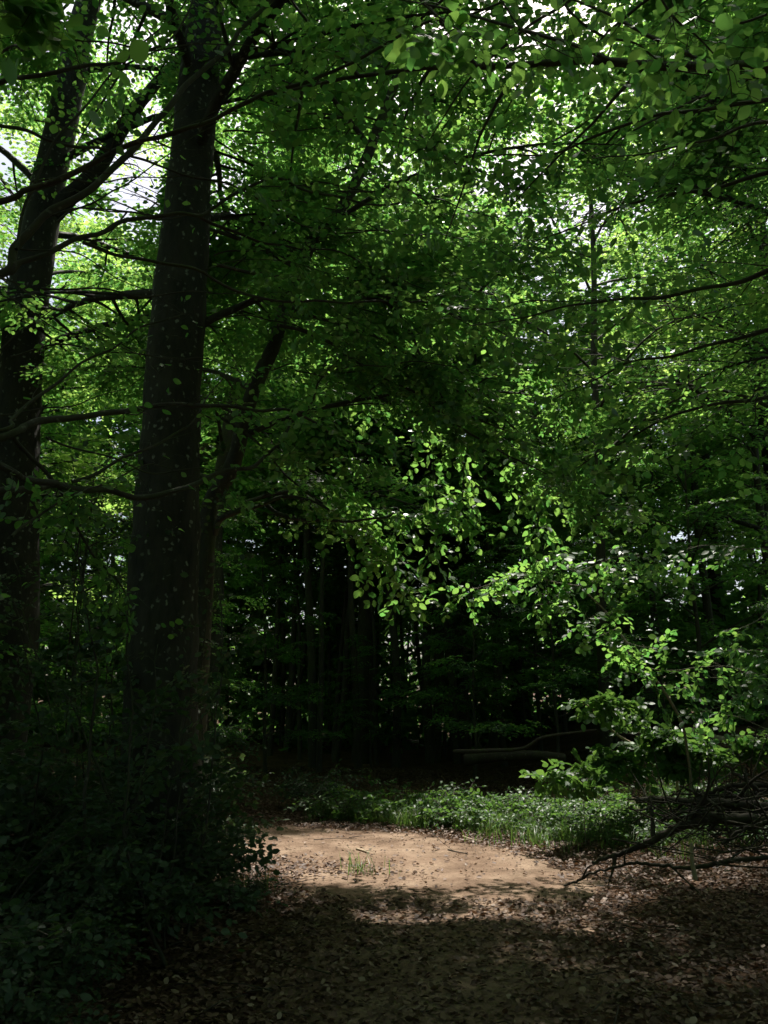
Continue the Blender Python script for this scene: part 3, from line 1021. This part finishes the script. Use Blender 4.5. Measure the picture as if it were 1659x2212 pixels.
def copy_tree(root, loc, rz, sc):
    r_ = root.copy()
    COL.objects.link(r_)
    r_.location = loc
    r_.rotation_euler = (0, 0, rz)
    r_.scale = (sc,) * 3
    for ch in root.children:
        c = ch.copy()
        COL.objects.link(c)
        c.parent = r_
        for g_ in ch.children:
            d = g_.copy()
            COL.objects.link(d)
            d.parent = c
    return r_


# slender poles of the dark stand and the young leafy trees, built once each and copied
rng = np.random.default_rng(21)
POLE = [build_tree('slender_tree', 'slender dark stem in the close stand of young trees beyond the path bend', 'tree', (-1.5 + k * .9, 19 + k * .7), 13 + k * .7, .07 + .02 * k,
                   crown_base=6.0, RC=2.6, nlimb=15, leaf=.17, spray=1.0, density=.7, kind='far', cull=False, bark=M_BARK2,
                   group='slender stems beyond the path bend', flare=1.15, sides=8) for k in range(4)]
rs = np.random.default_rng(5)
spots = []
for k in range(400):
    y = rs.uniform(15.5, 36)
    x = rs.uniform(-.52, .52) * y
    if (y < 19.5 and x > -3.6) or (y < 21 and x < -.15 * y):
        continue
    if abs(x - path_x(np.array(min(y, 12)))) < .0:
        continue
    if all((x - a) ** 2 + (y - b) ** 2 > (.55 if -6 < x < 3 else 1.3) ** 2 for a, b in spots):
        spots.append((x, y))
    if len(spots) > 95:
        break
for k, (x, y) in enumerate(spots):
    src = POLE[k % 4]
    o = copy_tree(src, (x, y, float(ground(x, y))), rs.uniform(0, 6.28), rs.uniform(.7, 1.3))
    o.rotation_euler = (rs.normal(0, .045), rs.normal(0, .055), o.rotation_euler[2])
    o['label'] = ('slender dark stem in the close stand of young trees beyond the path bend' if y < 24 and -6 < x < 3 else
                  'thin far trunk deep in the wood, half hidden by nearer stems' if -6 < x < 3 else
                  'young background tree in the gloom on the left of the wood' if x <= -6 else 'young background tree in the gloom on the right of the wood')
    o['group'] = ('slender stems beyond the path bend' if y < 24 and -6 < x < 3 else 'far trunks deep in the wood' if -6 < x < 3 else
                  'young trees on the left of the wood' if x <= -6 else 'young trees on the right of the wood')

YOUNG = [build_tree('young_beech', 'low leafy young beech in the shade of the wood', 'tree', (3.6 + k * 1.6, 17.2 + k * 1.2), 5.0 + k * .8, .045 + .01 * k,
                    crown_base=1.0, RC=2.0, nlimb=15, leaf=.085, spray=.6, density=.75, kind='mid', cull=False, bark=M_BARK2,
                    group='young beeches under the tall trees', flare=1.1, sides=8, droop=.7, el=.5) for k in range(3)]
YL = ['low young beech in the gloom right of the slim stems', 'taller young beech behind the sunlit sapling', 'young beech in the gloom further right, behind the log']
for o, l in zip(YOUNG, YL):
    o['label'] = l
YS = [(-7.2, 12.5, 1.1, 'leafy young beech left of the broad trunk, low in the shade'), (-5.2, 13.6, .95, 'young beech seen just left of the broad trunk'),
      (-3.2, 12.8, .7, 'small young beech in the gap right of the broad trunk'), (1.9, 17.5, .9, 'young beech at the end of the grassy verge, in deep shade'),
      (8.9, 11.5, 1.2, 'young beech at the right edge, its leaves catching light'), (7.2, 13.2, .75, 'small young beech just behind the pale log'),
      (-6.6, 8.8, 1.0, 'young beech at the left edge below the spotted trunk'), (3.9, 20.5, 1.2, 'young beech furthest back on the right'),
      (-9.2, 10.5, 1.3, 'young beech outside the left edge'), (6.6, 16.6, 1.3, 'tall young beech behind the right hand leaves'), (-1.2, 27, 1.2, 'young beech far behind the slender stems'),
      (-2.6, 18.2, .75, 'small young beech among the slender stems, left of their middle'), (-.3, 19.6, .6, 'smallest young beech in the middle of the slender stems'),
      (-4.3, 17.0, .9, 'young beech left of the slender stems'), (2.2, 21.0, .85, 'young beech right of the slender stems')]
for k, (x, y, s_, l) in enumerate(YS):
    o = copy_tree(YOUNG[k % 3], (x, y, float(ground(x, y))), k * 1.7, s_)
    o['label'] = l

# woods all round, read as one mass
fo = Foliage()
tb = Tubes()
n = 17000
a = rng.uniform(0, 2 * math.pi, n)
rr_ = rng.uniform(26, 50, n)
zz = rng.uniform(0, 1, n) ** 1.5 * 17
low = rng.uniform(size=n) < .35
zz = np.where(low, rng.uniform(-.3, 5.5, n), zz)
rr_ = np.where(low, rng.uniform(25.5, 33, n), rr_)
px_, py_ = rr_ * np.sin(a), rr_ * np.cos(a)
m_ = (noise2(px_ * .5, py_ * .5, 1) + .6 * noise2(zz * .9, a * 9, 4) > -.5 - 3 * (zz < 6))
m_ &= ~((np.abs(a - 0) < .0))
px_, py_, zz, a = px_[m_], py_[m_], zz[m_], a[m_]
dd = rng.normal(0, 1, (len(a), 3)) * [1, 1, .2]
fo.sprays(np.stack([px_, py_, zz + .5], -1), dd, rng.uniform(1.6, 2.6, len(a)), .34, 'full', tilt=.5)
o = obj('distant_woods', fo.mesh('distant_woods', 'far', False), M_BEECH)
tag(o, 'dense far wood of leaves closing the view all round', 'wood', kind='stuff')

# ------------------------------------------------------------------ right side: sapling, undergrowth, brush pile
rng = np.random.default_rng(33)
gs = lambda x, y: np.array([x, y, float(ground(x, y))])
# the sunlit sapling
seq = c4([(1320, 1990), (1325, 1890), (1310, 1770), (1290, 1660), (1240, 1560), (1180, 1470), (1100, 1370), (1040, 1290), (990, 1220), (960, 1170), (900, 1110), (850, 1060), (840, 1010), (810, 950)])
pts = PL(seq, 10.5, 9.0)
b0 = pts[0].copy()
b0[2] = float(ground(b0[0], b0[1])) - .03
e = empty('sapling', b0)
tag(e, 'slender beech sapling with sunlit leaves arching left over the path', 'sapling')
stem = smooth_path([b0] + pts, 8)
obj('stem', Tubes().add(stem, np.linspace(.021, .005, len(stem)), 8, lump=.05).mesh('stem'), M_STEM, e)
SB = [(c4([(850, 1060), (780, 1045), (700, 1030), (620, 1010), (540, 1010), (470, 1040), (400, 1065), (340, 1070)]), 9.2, 8.8, .007, 14, .3),
      (c4([(850, 1060), (800, 1080), (740, 1100), (700, 1135)]), 9.2, 8.9, .004, 5, .22),
      (c4([(840, 1010), (780, 960), (720, 940), (640, 960)]), 9.1, 8.9, .004, 8, .22),
      (c4([(850, 1000), (930, 960), (1000, 930), (1100, 930), (1200, 960)]), 9.1, 8.6, .005, 7, .3),
      (c4([(960, 1170), (900, 1190), (850, 1210)]), 9.35, 9.2, .003, 3, .12),
      (c4([(970, 1180), (990, 1130), (1040, 1160)]), 9.3, 9.2, .003, 3, .12),
      (c4([(985, 1120), (990, 1060), (985, 960), (975, 900)]), 9.3, 9.2, .003, 7, .14),
      (c4([(1000, 1240), (940, 1270), (910, 1285)]), 9.5, 9.4, .003, 2, .12),
      (c4([(1050, 1300), (1110, 1320), (1200, 1325)]), 9.5, 9.4, .003, 5, .15),
      (c4([(1110, 1375), (1060, 1350), (1030, 1345)]), 9.5, 9.4, .003, 3, .12),
      (c4([(1150, 1415), (1260, 1420), (1370, 1410), (1480, 1405), (1600, 1440)]), 9.8, 9.4, .006, 8, .35),
      (c4([(1180, 1470), (1130, 1420), (1100, 1430)]), 9.5, 9.4, .003, 3, .12)]
for s_, d0, d1, r, ns, sd in SB:
    traced_branch(e, PL(s_, d0, d1), r, .0018, nside=ns, leaf=.088, spray=.36, side=sd, start=.05, sub=1, spk='twig', mat=M_STEM, wob=.006, tilt=.35, culled=False)

# leafy sprays from a shrub behind, right edge
SH = [(c4([(1750, 900), (1600, 900), (1450, 880), (1300, 900)]), 10.9, 10.5), (c4([(1720, 1330), (1640, 1330), (1580, 1340), (1520, 1330)]), 10.7, 9.9),
      (c4([(1720, 1180), (1660, 1170), (1600, 1210), (1540, 1240)]), 10.7, 10.2), (c4([(1720, 1450), (1600, 1500), (1500, 1560), (1400, 1590)]), 10.4, 9.8),
      (c4([(1720, 1700), (1560, 1640), (1480, 1620), (1340, 1660)]), 10.7, 10.9), (c4([(1700, 1560), (1580, 1500), (1450, 1460), (1360, 1460)]), 10.7, 10.2)]
bs = P(1740, 1700, 10.9)
bs = gs(bs[0], bs[1])
e = empty('hazel_shrub', bs)
tag(e, 'bushy shrub at the right edge, bright leaves above the brush pile', 'shrub')
for k in range(4):
    t_ = bs + np.array([rng.uniform(-.1, .5), rng.uniform(-.2, .3), rng.uniform(3.2, 4.6)])
    obj('stem', Tubes().add(smooth_path([bs - [0, 0, .05], (bs + t_) / 2 + rng.normal(0, .08, 3), t_], 8), np.linspace(.02, .006, 17), 7).mesh('stem'), M_STEM, e)
for s_, d0, d1 in SH:
    traced_branch(e, PL(s_, d0, d1), .008, .002, nside=4, leaf=.10, spray=.38, side=.4, sub=1, start=.02, spk='small', mat=M_STEM, wob=.01, culled=False)

# glossy pale leaved bush in front of the log (thin upright stems)
SG = [(c6([(1105, 470), (1100, 380), (1100, 280), (1098, 160), (1070, 110), (980, 80), (890, 72)]), 11.0, 10.5, M_UNDER, .2, 12, 'yellow-green sapling with one flat spray over the grass'),
      (c6([(1055, 470), (1050, 400), (1020, 340), (980, 320), (920, 350)]), 10.9, 10.4, M_UNDER, .3, 18, 'low bush with pale glossy leaves at the edge of the grass'),
      (c6([(1180, 480), (1150, 380), (1150, 290), (1200, 230), (1270, 220)]), 11.2, 10.7, M_UNDER, .35, 20, 'bush with pale blue-green leaves in front of the fallen log'),
      (c6([(1420, 440), (1400, 360), (1380, 320), (1340, 300), (1300, 330)]), 10.9, 10.7, M_UNDER, .3, 16, 'bush between the log and the brush pile'),
      (c6([(860, 480), (850, 440), (830, 400), (780, 385), (720, 390)]), 10.0, 9.8, M_UNDER, .2, 9, 'small yellow-green seedling rising out of the grass'),
      (c6([(1520, 420), (1500, 350), (1530, 290), (1600, 240)]), 11.3, 11.0, M_UNDER, .3, 14, 'bush at the right edge below the log end')]
for s_, d0, d1, mt, sd, ns, lb_ in SG:
    pts = PL(s_, d0, d1)
    b0 = pts[0].copy()
    b0[2] = float(ground(b0[0], b0[1]))
    e = empty('bush', b0)
    tag(e, lb_, 'bush', 'low bushes beside the grass')
    traced_branch(e, [b0] + pts, .007, .002, name='stem', nside=ns, leaf=.105, spray=.3, side=sd, start=.45, spk='small', mat=M_STEM, lmat=mt, wob=.008, culled=False)

# fallen pieces of wood on the right
def log(name, label, cat, pts, r0, r1, mat, group=None, sides=10, lump=.1, wob=.0, stubs=0):
    pts = [np.asarray(p, float) for p in pts]
    b0 = pts[0]
    e_ = empty(name, b0)
    tag(e_, label, cat, group)
    c = smooth_path(pts, 7)
    c = c + wob * rng.normal(0, 1, c.shape)
    t = Tubes().add(c, np.linspace(r0, r1, len(c)), sides, lump)
    # closed ends: taper to a rough point
    for p_, d_, r_ in ((c[0], c[0] - c[1], r0), (c[-1], c[-1] - c[-2], r1)):
        t.add([p_, p_ + norm(d_) * r_ * .25, p_ + norm(d_) * r_ * .3], [r_, r_ * .8, .001], sides)
    obj('bole', t.mesh(name), mat, e_)
    for k in range(stubs):
        i_ = int(len(c) * (k + .7) / (stubs + 1))
        d_ = norm(norm(c[min(i_ + 1, len(c) - 1)] - c[i_]) * .8 + rng.normal(0, .6, 3) + [0, 0, .3])
        L = rng.uniform(.15, .7)
        q_ = smooth_path([c[i_], c[i_] + d_ * L * .5 + rng.normal(0, .03, 3), c[i_] + d_ * L + rng.normal(0, .04, 3)], 5)
        obj('side_branch', Tubes().add(q_, np.linspace(r1 * .5, .002, len(q_)), 5).mesh('side_branch'), mat, e_)
    return e_


log('fallen_log', 'pale barkless log lying in the sun behind the bushes at the right', 'log', PL(c6([(1290, 225), (1400, 250), (1520, 275), (1720, 300)]), 17.0, 16.4), .14, .17, M_LOG, lump=.08, sides=16)
log('leaning_log', 'dark broken trunk slanting up out of the right edge above the log', 'log', PL(c6([(1590, 330), (1620, 250), (1700, 160)]), 14.6, 14.2), .13, .12, M_DEAD)
log('dead_stick', 'bare grey stick slanting up left of the glossy bush', 'stick', [gs(4.1, 11.6)] + PL(c6([(1240, 330), (1100, 278), (1000, 220), (930, 150), (895, 110), (858, 90)]), 11.4, 10.6), .022, .010, M_LOG, sides=7)
log('fallen_log', 'thick dark log lying in deep shade behind the grass', 'log', [p + [0, 0, 0] for p in PL(c6([(350, 335), (450, 322), (640, 315), (780, 330)]), 15.6, 15.4)], .11, .09, M_DEAD)
log('fallen_branch', 'long thin dead branch arching over the dark log behind the grass', 'branch', PL(c6([(300, 300), (450, 295), (600, 285), (680, 240), (800, 220), (920, 205)]), 15, 14.6), .04, .02, M_DEAD, stubs=3)

BR = 'dead branches heaped in the brush pile'
BP = [(c6([(1090, 512), (1180, 505), (1300, 515), (1420, 520), (1560, 532), (1720, 550)]), 6.9, 6.4, .020, .045, 'straight black branch lying on top of the brush pile, tip over the grass'),
      (c6([(900, 780), (1000, 745), (1120, 700), (1220, 650), (1320, 610), (1420, 590), (1560, 590), (1720, 600)]), 6.9, 6.2, .014, .055, 'thick forked dead branch curving down left from the right edge'),
      (c6([(780, 880), (850, 850), (950, 810), (1080, 782), (1200, 790), (1320, 802), (1430, 785), (1540, 765), (1720, 755)]), 6.6, 6.0, .007, .022, 'long low dead branch reaching left across the leaf litter'),
      (c6([(1250, 640), (1310, 600), (1380, 570), (1460, 580)]), 6.7, 6.3, .02, .03, 'short mossy piece wedged in the fork of the thick branch'),
      (c6([(1240, 560), (1330, 500), (1420, 470), (1540, 440), (1720, 450)]), 7.2, 6.8, .012, .028, 'mossy branch at the back of the brush pile'),
      (c6([(1280, 450), (1360, 480), (1440, 540), (1520, 610), (1620, 640)]), 6.8, 6.2, .01, .02, 'branch slanting down right through the pile'),
      (c6([(1480, 360), (1540, 410), (1620, 460), (1720, 500)]), 6.9, 6.6, .012, .02, 'upper branch slanting out of the right edge'),
      (c6([(1330, 560), (1420, 500), (1500, 470), (1560, 400)]), 7.0, 7.0, .02, .01, 'crooked branch rising from the back of the pile'),
      (c6([(1400, 640), (1500, 560), (1600, 500), (1700, 470)]), 6.6, 6.5, .015, .022, 'branch leaning up right behind the straight black one'),
      (c6([(1460, 700), (1540, 640), (1640, 610), (1720, 570)]), 6.2, 6.0, .012, .02, 'lowest slanting branch at the right edge'),
      (c6([(1340, 470), (1460, 490), (1600, 480), (1720, 410)]), 7.3, 7.2, .018, .02, 'yellow mossy branch along the top of the pile'),
      (c6([(1180, 600), (1300, 560), (1450, 550), (1659, 570)]), 6.9, 6.8, .008, .02, 'thin branch lying under the straight black one')]
for s_, d0, d1, r0, r1, lb_ in BP:
    log('dead_branch', lb_, 'branch', PL(s_, d0, d1), r0, r1 * .85, M_DEAD, BR, sides=8, stubs=4, wob=.006)
log('upright_stick', 'short broken stick standing upright in the leaf litter at the right', 'stick', PL(c6([(1345, 850), (1332, 780), (1328, 695)]), 6.1, 6.1), .018, .012, M_LOG, sides=7)
# twiggy heap between the branches
fo = Tubes()
for k in range(110):
    c_ = P(829 + .5 * rng.uniform(1180, 1800), 1474 + .5 * rng.uniform(430, 640), rng.uniform(6.0, 7.6))
    c_[2] = max(float(ground(c_[0], c_[1])) + .02, c_[2] - rng.uniform(0, .25))
    d_ = norm(rng.normal(0, 1, 3) * [1, .8, .45])
    L = rng.uniform(.15, .5)
    fo.add([c_ - d_ * L, c_ + rng.normal(0, .03, 3), c_ + d_ * L], [.007, .005, .002], 4)
o = obj('brushwood', fo.mesh('brushwood'), M_DEAD)
tag(o, 'tangle of thin dead twigs filling the brush pile at the right', 'brushwood', kind='stuff')

# small wood lying on the path
for s_, d, r, l in (([(770, 1838), (785, 1842), (797, 1846)], None, .012, 'small stick lying on the sunlit path, left of centre'),
                    ([(968, 1840), (985, 1845), (1010, 1850)], None, .008, 'small forked twig lying on the sunlit path right of centre'),
                    ([(1000, 1812), (1020, 1818), (1042, 1820)], None, .014, 'bark strip at the far edge of the sunlit path')):
    pts = []
    for a_, b_ in s_:
        v = P(a_, b_, 1.0) - EYE
        t_ = -1.59 / v[2]
        p_ = EYE + v * t_
        p_[2] = float(ground(p_[0], p_[1])) + .022 + r
        pts.append(p_)
    log('stick', l, 'stick', pts, r, r * .6, M_DEAD if r < .012 else M_LOG, sides=6, stubs=1)

# ------------------------------------------------------------------ left: dark shrubs and brush
rng = np.random.default_rng(44)


def build_shrub(loc, H, n, leaf, label, group, mat=None, spread=.9):
    e_ = empty('shrub', loc)
    tag(e_, label, 'shrub', group)
    st = Tubes()
    fo_ = Foliage()
    for k in range(n):
        az = rng.uniform(0, 6.28)
        el_ = rng.uniform(.9, 1.5)
        L = H * rng.uniform(.6, 1.15)
        c = limb_curve(np.zeros(3), az, L, el_, rng.uniform(.5, 1.6) * spread, 9)
        st.add(c, np.linspace(.010, .002, 9), 5)
        m = int(9 * L) + 3
        t = rng.uniform(.2, 1, m)
        i_ = np.clip((t * 8).astype(int), 0, 7)
        p_ = c[i_] + (c[i_ + 1] - c[i_]) * (t * 8 - i_)[:, None]
        aa = az + rng.uniform(-1.6, 1.6, m)
        fo_.sprays(p_, np.stack([np.cos(aa), np.sin(aa), rng.uniform(-.2, .3, m)], -1), rng.uniform(.25, .5, m), leaf, 'small', tilt=.4, twigs=True)
    for nm, me, mt in (('stems', st.mesh('stems'), M_TWIG), ('foliage', fo_.mesh('foliage', 'mid', False), mat or M_UNDER), ('twigs', fo_.twig_mesh_nocull('twigs'), M_TWIG)):
        o_ = bpy.data.objects.new(nm, me)
        COL.objects.link(o_)
        me.materials.append(mt)
        o_.parent = e_
    return e_


def _tnc(self, name, r=.0018):
    t = Tubes()
    for a_, b_ in self.twigs:
        t.add([a_, (a_ + b_) / 2, b_], [r * 1.3, r, r * .5], 3)
    return t.mesh(name)


Foliage.twig_mesh_nocull = _tnc
LG = 'dark shrubs in the brush on the left'
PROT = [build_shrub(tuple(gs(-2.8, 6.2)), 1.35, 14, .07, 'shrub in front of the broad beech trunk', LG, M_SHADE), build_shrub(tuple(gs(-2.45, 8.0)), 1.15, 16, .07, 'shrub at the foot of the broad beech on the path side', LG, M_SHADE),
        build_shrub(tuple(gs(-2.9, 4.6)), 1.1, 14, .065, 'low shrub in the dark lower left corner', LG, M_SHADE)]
LS = [(-3.6, 5.4, 1.1, 'shrub at the left edge, lower down'), (-4.2, 7.2, 1.5, 'tall shrub left of the broad beech'), (-3.2, 8.3, 1.4, 'shrub behind the broad beech'),
      (-2.15, 5.5, .6, 'shrub nearest the dark left side of the path'), (-1.95, 6.5, .55, 'low shrub against the left end of the sunlit patch'), (-2.9, 9.7, 1.0, 'shrub reaching over the far left end of the sunlit path'),
      (-1.85, 4.4, .5, 'small shrub low on the left of the near path'), (-5.4, 8.6, 1.6, 'tall shrub below the pale spotted beech'), (-2.4, 3.6, .9, 'shrub nearest the viewer at the left'),
      (-1.85, 6.2, .85, 'shrub hiding the foot of the broad beech'), (-1.75, 7.3, .95, 'shrub on the path side of the broad beech, leaves level with the lit sand'), (-2.6, 7.1, 1.25, 'tallest shrub against the broad beech trunk'), (-2.35, 5.0, .8, 'shrub in the dark corner left of the near path'),
      (-4.7, 5.6, 1.5, 'shrub outside the left edge'), (-1.2, 13.2, .8, 'small shrub beyond the path bend'), (-3.0, 12.9, 1.0, 'shrub on the far side of the path behind the beech'), (-5.6, 10.9, 1.4, 'shrub at the left edge further back'),
      (-1.2, 7.0, .35, 'tiny plant at the left rim of the sunlit patch'), (3.6, 5.0, .5, 'small dark plant low on the right'), (2.6, 3.9, .45, 'small plant near the lower right corner')]
for k, (x, y, s_, l) in enumerate(LS):
    o = copy_tree(PROT[k % 3], tuple(gs(x, y)), k * 2.1, s_)
    o['label'] = l
    if x > 0:
        o['group'] = 'small plants by the path on the right'

# bare crossing stems of the dark thicket on the left
for k in range(22):
    x0, x1 = rng.uniform(-20, 480, 2)
    if k < 15:
        x1 = x0 + rng.normal(0, 90)
    y1 = rng.uniform(1000, 1450)
    d = rng.uniform(5.2, 9)
    b = P(x0, 1800, d)
    b = gs(b[0], b[1])
    t_ = P(x1, y1, d + rng.uniform(-.5, .5))
    mid = (b + t_) / 2 + rng.normal(0, .12, 3)
    e = empty('thicket_stem', b)
    tag(e, 'thin bare stem among the crossing stems of the dark thicket on the left', 'stem', 'bare stems of the thicket')
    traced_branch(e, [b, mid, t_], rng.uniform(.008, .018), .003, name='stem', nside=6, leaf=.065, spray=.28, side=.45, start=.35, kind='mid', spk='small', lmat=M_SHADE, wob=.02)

# ------------------------------------------------------------------ verge: grass and herbs
rng = np.random.default_rng(55)


def verge_pts(n):
    """points on the lit verge, right of and beyond the path"""
    x = rng.uniform(-2.2, 5.0, n)
    y = rng.uniform(9.0, 15.0, n)
    pd = path_dist(x, y)
    edge = sstep(1.15, 1.5, pd)
    w_ = edge * np.exp(-((y - (11.8 - .25 * (x - 1))) / 1.5) ** 2) * sstep(-2.0, .3, x) * (1 - sstep(4.2, 5, x))
    k = rng.uniform(size=n) < w_ * (.42 + .75 * noise2(x * 2.3, y * 2.3, 3) + .2 * noise2(x * 7, y * 7, 1))
    return x[k], y[k]


def blades(x, y, h0, h1, wd=.006):
    n_ = len(x)
    az = rng.uniform(0, 6.28, n_)
    h = rng.uniform(h0, h1, n_)
    ln = rng.uniform(.15, .9, n_)
    base = np.stack([x, y, ground(x, y) - .01], -1)
    out = np.stack([np.cos(az), np.sin(az), 0 * az], -1)
    sd = np.stack([-np.sin(az), np.cos(az), 0 * az], -1)
    Vs = []
    for t, w_ in ((0, 1), (.35, .9), (.7, .6), (1, .08)):
        c = base + out * (h * ln * t ** 2)[:, None] + np.stack([0 * h, 0 * h, h * t * (1 - .35 * ln * t)], -1)
        Vs += [c - sd * wd * w_, c + sd * wd * w_]
    V_ = np.stack(Vs, 1).reshape(-1, 3)
    f = np.array([[0, 1, 3, 2], [2, 3, 5, 4], [4, 5, 7, 6]])
    F_ = (f[None] + (np.arange(n_) * 8)[:, None, None]).reshape(-1, 4)
    return V_, F_


def clump(x, y, per, sp):
    n_ = len(x)
    return (np.repeat(x, per) + rng.normal(0, sp, n_ * per), np.repeat(y, per) + rng.normal(0, sp, n_ * per))


x, y = verge_pts(7000)
x, y = clump(x, y, 22, .05)
tx = np.concatenate([rng.normal(-1.3, .3, 6), rng.normal(-.1, .15, 3), rng.normal(2.0, .5, 30)])
ty = np.concatenate([rng.normal(7.9, .3, 6), rng.normal(8.45, .1, 3), rng.normal(10.3, .35, 30)])
x2, y2 = clump(tx, ty, 14, .09)
x = np.concatenate([x, x2])
y = np.concatenate([y, y2])
V_, F_ = blades(x, y, .06, .36, .0042)
o = obj('grass', mesh_np('grass', V_, F_), M_GRASS)
tag(o, 'fine green woodland grass on the verge beyond the sunlit path', 'grass', kind='stuff')

# low leafy ground cover mixed in the grass
x, y = verge_pts(3000)
fo = Foliage()
n_ = len(x)
aa = rng.uniform(0, 6.28, n_)
fo.sprays(np.stack([x, y, ground(x, y) + rng.uniform(.06, .38, n_)], -1), np.stack([np.cos(aa), np.sin(aa), rng.uniform(-.1, .5, n_)], -1), rng.uniform(.16, .34, n_), .062, 'small', tilt=.4)
o = obj('ground_cover', fo.mesh('ground_cover', 'mid', False), M_UNDER)
tag(o, 'low leafy weeds mixed into the verge grass', 'weeds', kind='stuff')

# countable herbs on the verge
HB = 'leafy herbs on the verge'
H0 = [build_shrub(tuple(gs(1.0, 12.6)), .55, 9, .05, 'leafy herb standing in the verge grass', HB), build_shrub(tuple(gs(2.1, 11.9)), .5, 8, .055, 'leafy herb standing in the verge grass', HB)]
x, y = verge_pts(150)
for k in range(min(len(x), 34)):
    copy_tree(H0[k % 2], (x[k], y[k], float(ground(x[k], y[k]))), rng.uniform(0, 6.28), rng.uniform(.6, 1.2))

# ------------------------------------------------------------------ leaf litter
rng = np.random.default_rng(66)
n = 230000
x = rng.uniform(-7, 8, n)
y = 2.6 + 17 * rng.uniform(0, 1, n) ** 1.25
pd = path_dist(x, y)
patch = np.exp(-(((x + .55) / .95) ** 2 + ((y - 8.7 + .25 * (x + .5)) / .36) ** 2) * 1.2)
dens = .05 + .95 * sstep(.72, 1.12, pd + .16 * noise2(x * 2.5, y * 2.5, 4))
dens = np.maximum(dens, patch * .55)
dens = np.where(y < 7.3, np.maximum(dens, .6 + .4 * sstep(.3, .9, pd)), dens)
k = rng.uniform(size=n) < dens
x, y = x[k], y[k]
n_ = len(x)
az = rng.uniform(0, 6.28, n_)
ax = np.stack([np.cos(az), np.sin(az), rng.normal(0, .28, n_)], -1)
nr = np.array([0, 0, 1.0]) + rng.normal(0, .33, (n_, 3))
onp = path_dist(x, y) < 1
pos = np.stack([x, y, ground(x, y) + .012 + .018 * onp + rng.uniform(0, .03, n_) * (1 - .7 * onp)], -1)
o = obj('leaf_litter', leaf_mesh('leaf_litter', pos, ax, nr, rng.uniform(.026, .058, n_), 'mid'), M_DRY)
tag(o, 'brown fallen leaves strewn over the forest floor', 'leaf litter', kind='stuff')
# twigs on the floor
tb = Tubes()
for k in range(500):
    x, y = rng.uniform(-4, 6), rng.uniform(4, 14)
    if path_dist(np.array([x]), np.array([y]))[0] < .85 and rng.uniform() > .12:
        continue
    a_ = rng.uniform(0, 3.14)
    L = rng.uniform(.05, .28)
    d_ = np.array([math.cos(a_), math.sin(a_), 0]) * L
    c_ = gs(x, y) + [0, 0, .035]
    tb.add([c_ - d_, c_ + rng.normal(0, .012, 3), c_ + d_], [.005, .004, .002], 4)
o = obj('twig_litter', tb.mesh('twig_litter'), M_DEAD)
tag(o, 'small dead twigs scattered in the leaf litter', 'twigs', kind='stuff')

# grit, beech husks and crumbs of soil on the path
n = 5200
x = rng.uniform(-3, 3.2, n)
y = rng.uniform(5, 12, n)
k = (path_dist(x, y) < 1.05) & (rng.uniform(size=n) < .25 + .75 * sstep(-.2, .6, noise2(x * 2.2, y * 2.2, 8)))
x, y = x[k], y[k]
n_ = len(x)
rr_ = rng.uniform(.003, .011, n_) * np.where(rng.uniform(size=n_) > .96, 2.0, 1)
oct_ = np.array([[1, 0, 0], [0, 1, 0], [-1, 0, 0], [0, -1, 0], [.1, .1, .8], [0, 0, -.6]])
V_ = np.stack([x, y, ground(x, y) + .022], -1)[:, None] + rr_[:, None, None] * oct_[None] * rng.uniform(.6, 1.4, (n_, 6, 1))
f = np.array([[0, 1, 4], [1, 2, 4], [2, 3, 4], [3, 0, 4], [1, 0, 5], [2, 1, 5], [3, 2, 5], [0, 3, 5]])
o = obj('grit', mesh_np('grit', V_.reshape(-1, 3), (f[None] + (np.arange(n_) * 6)[:, None, None]).reshape(-1, 3)), M_DRY)
tag(o, 'crumbs of soil, husks and small stones scattered on the sandy path', 'grit', kind='stuff')

print('LEAVES done', sum(len(m.polygons) for m in bpy.data.meshes))
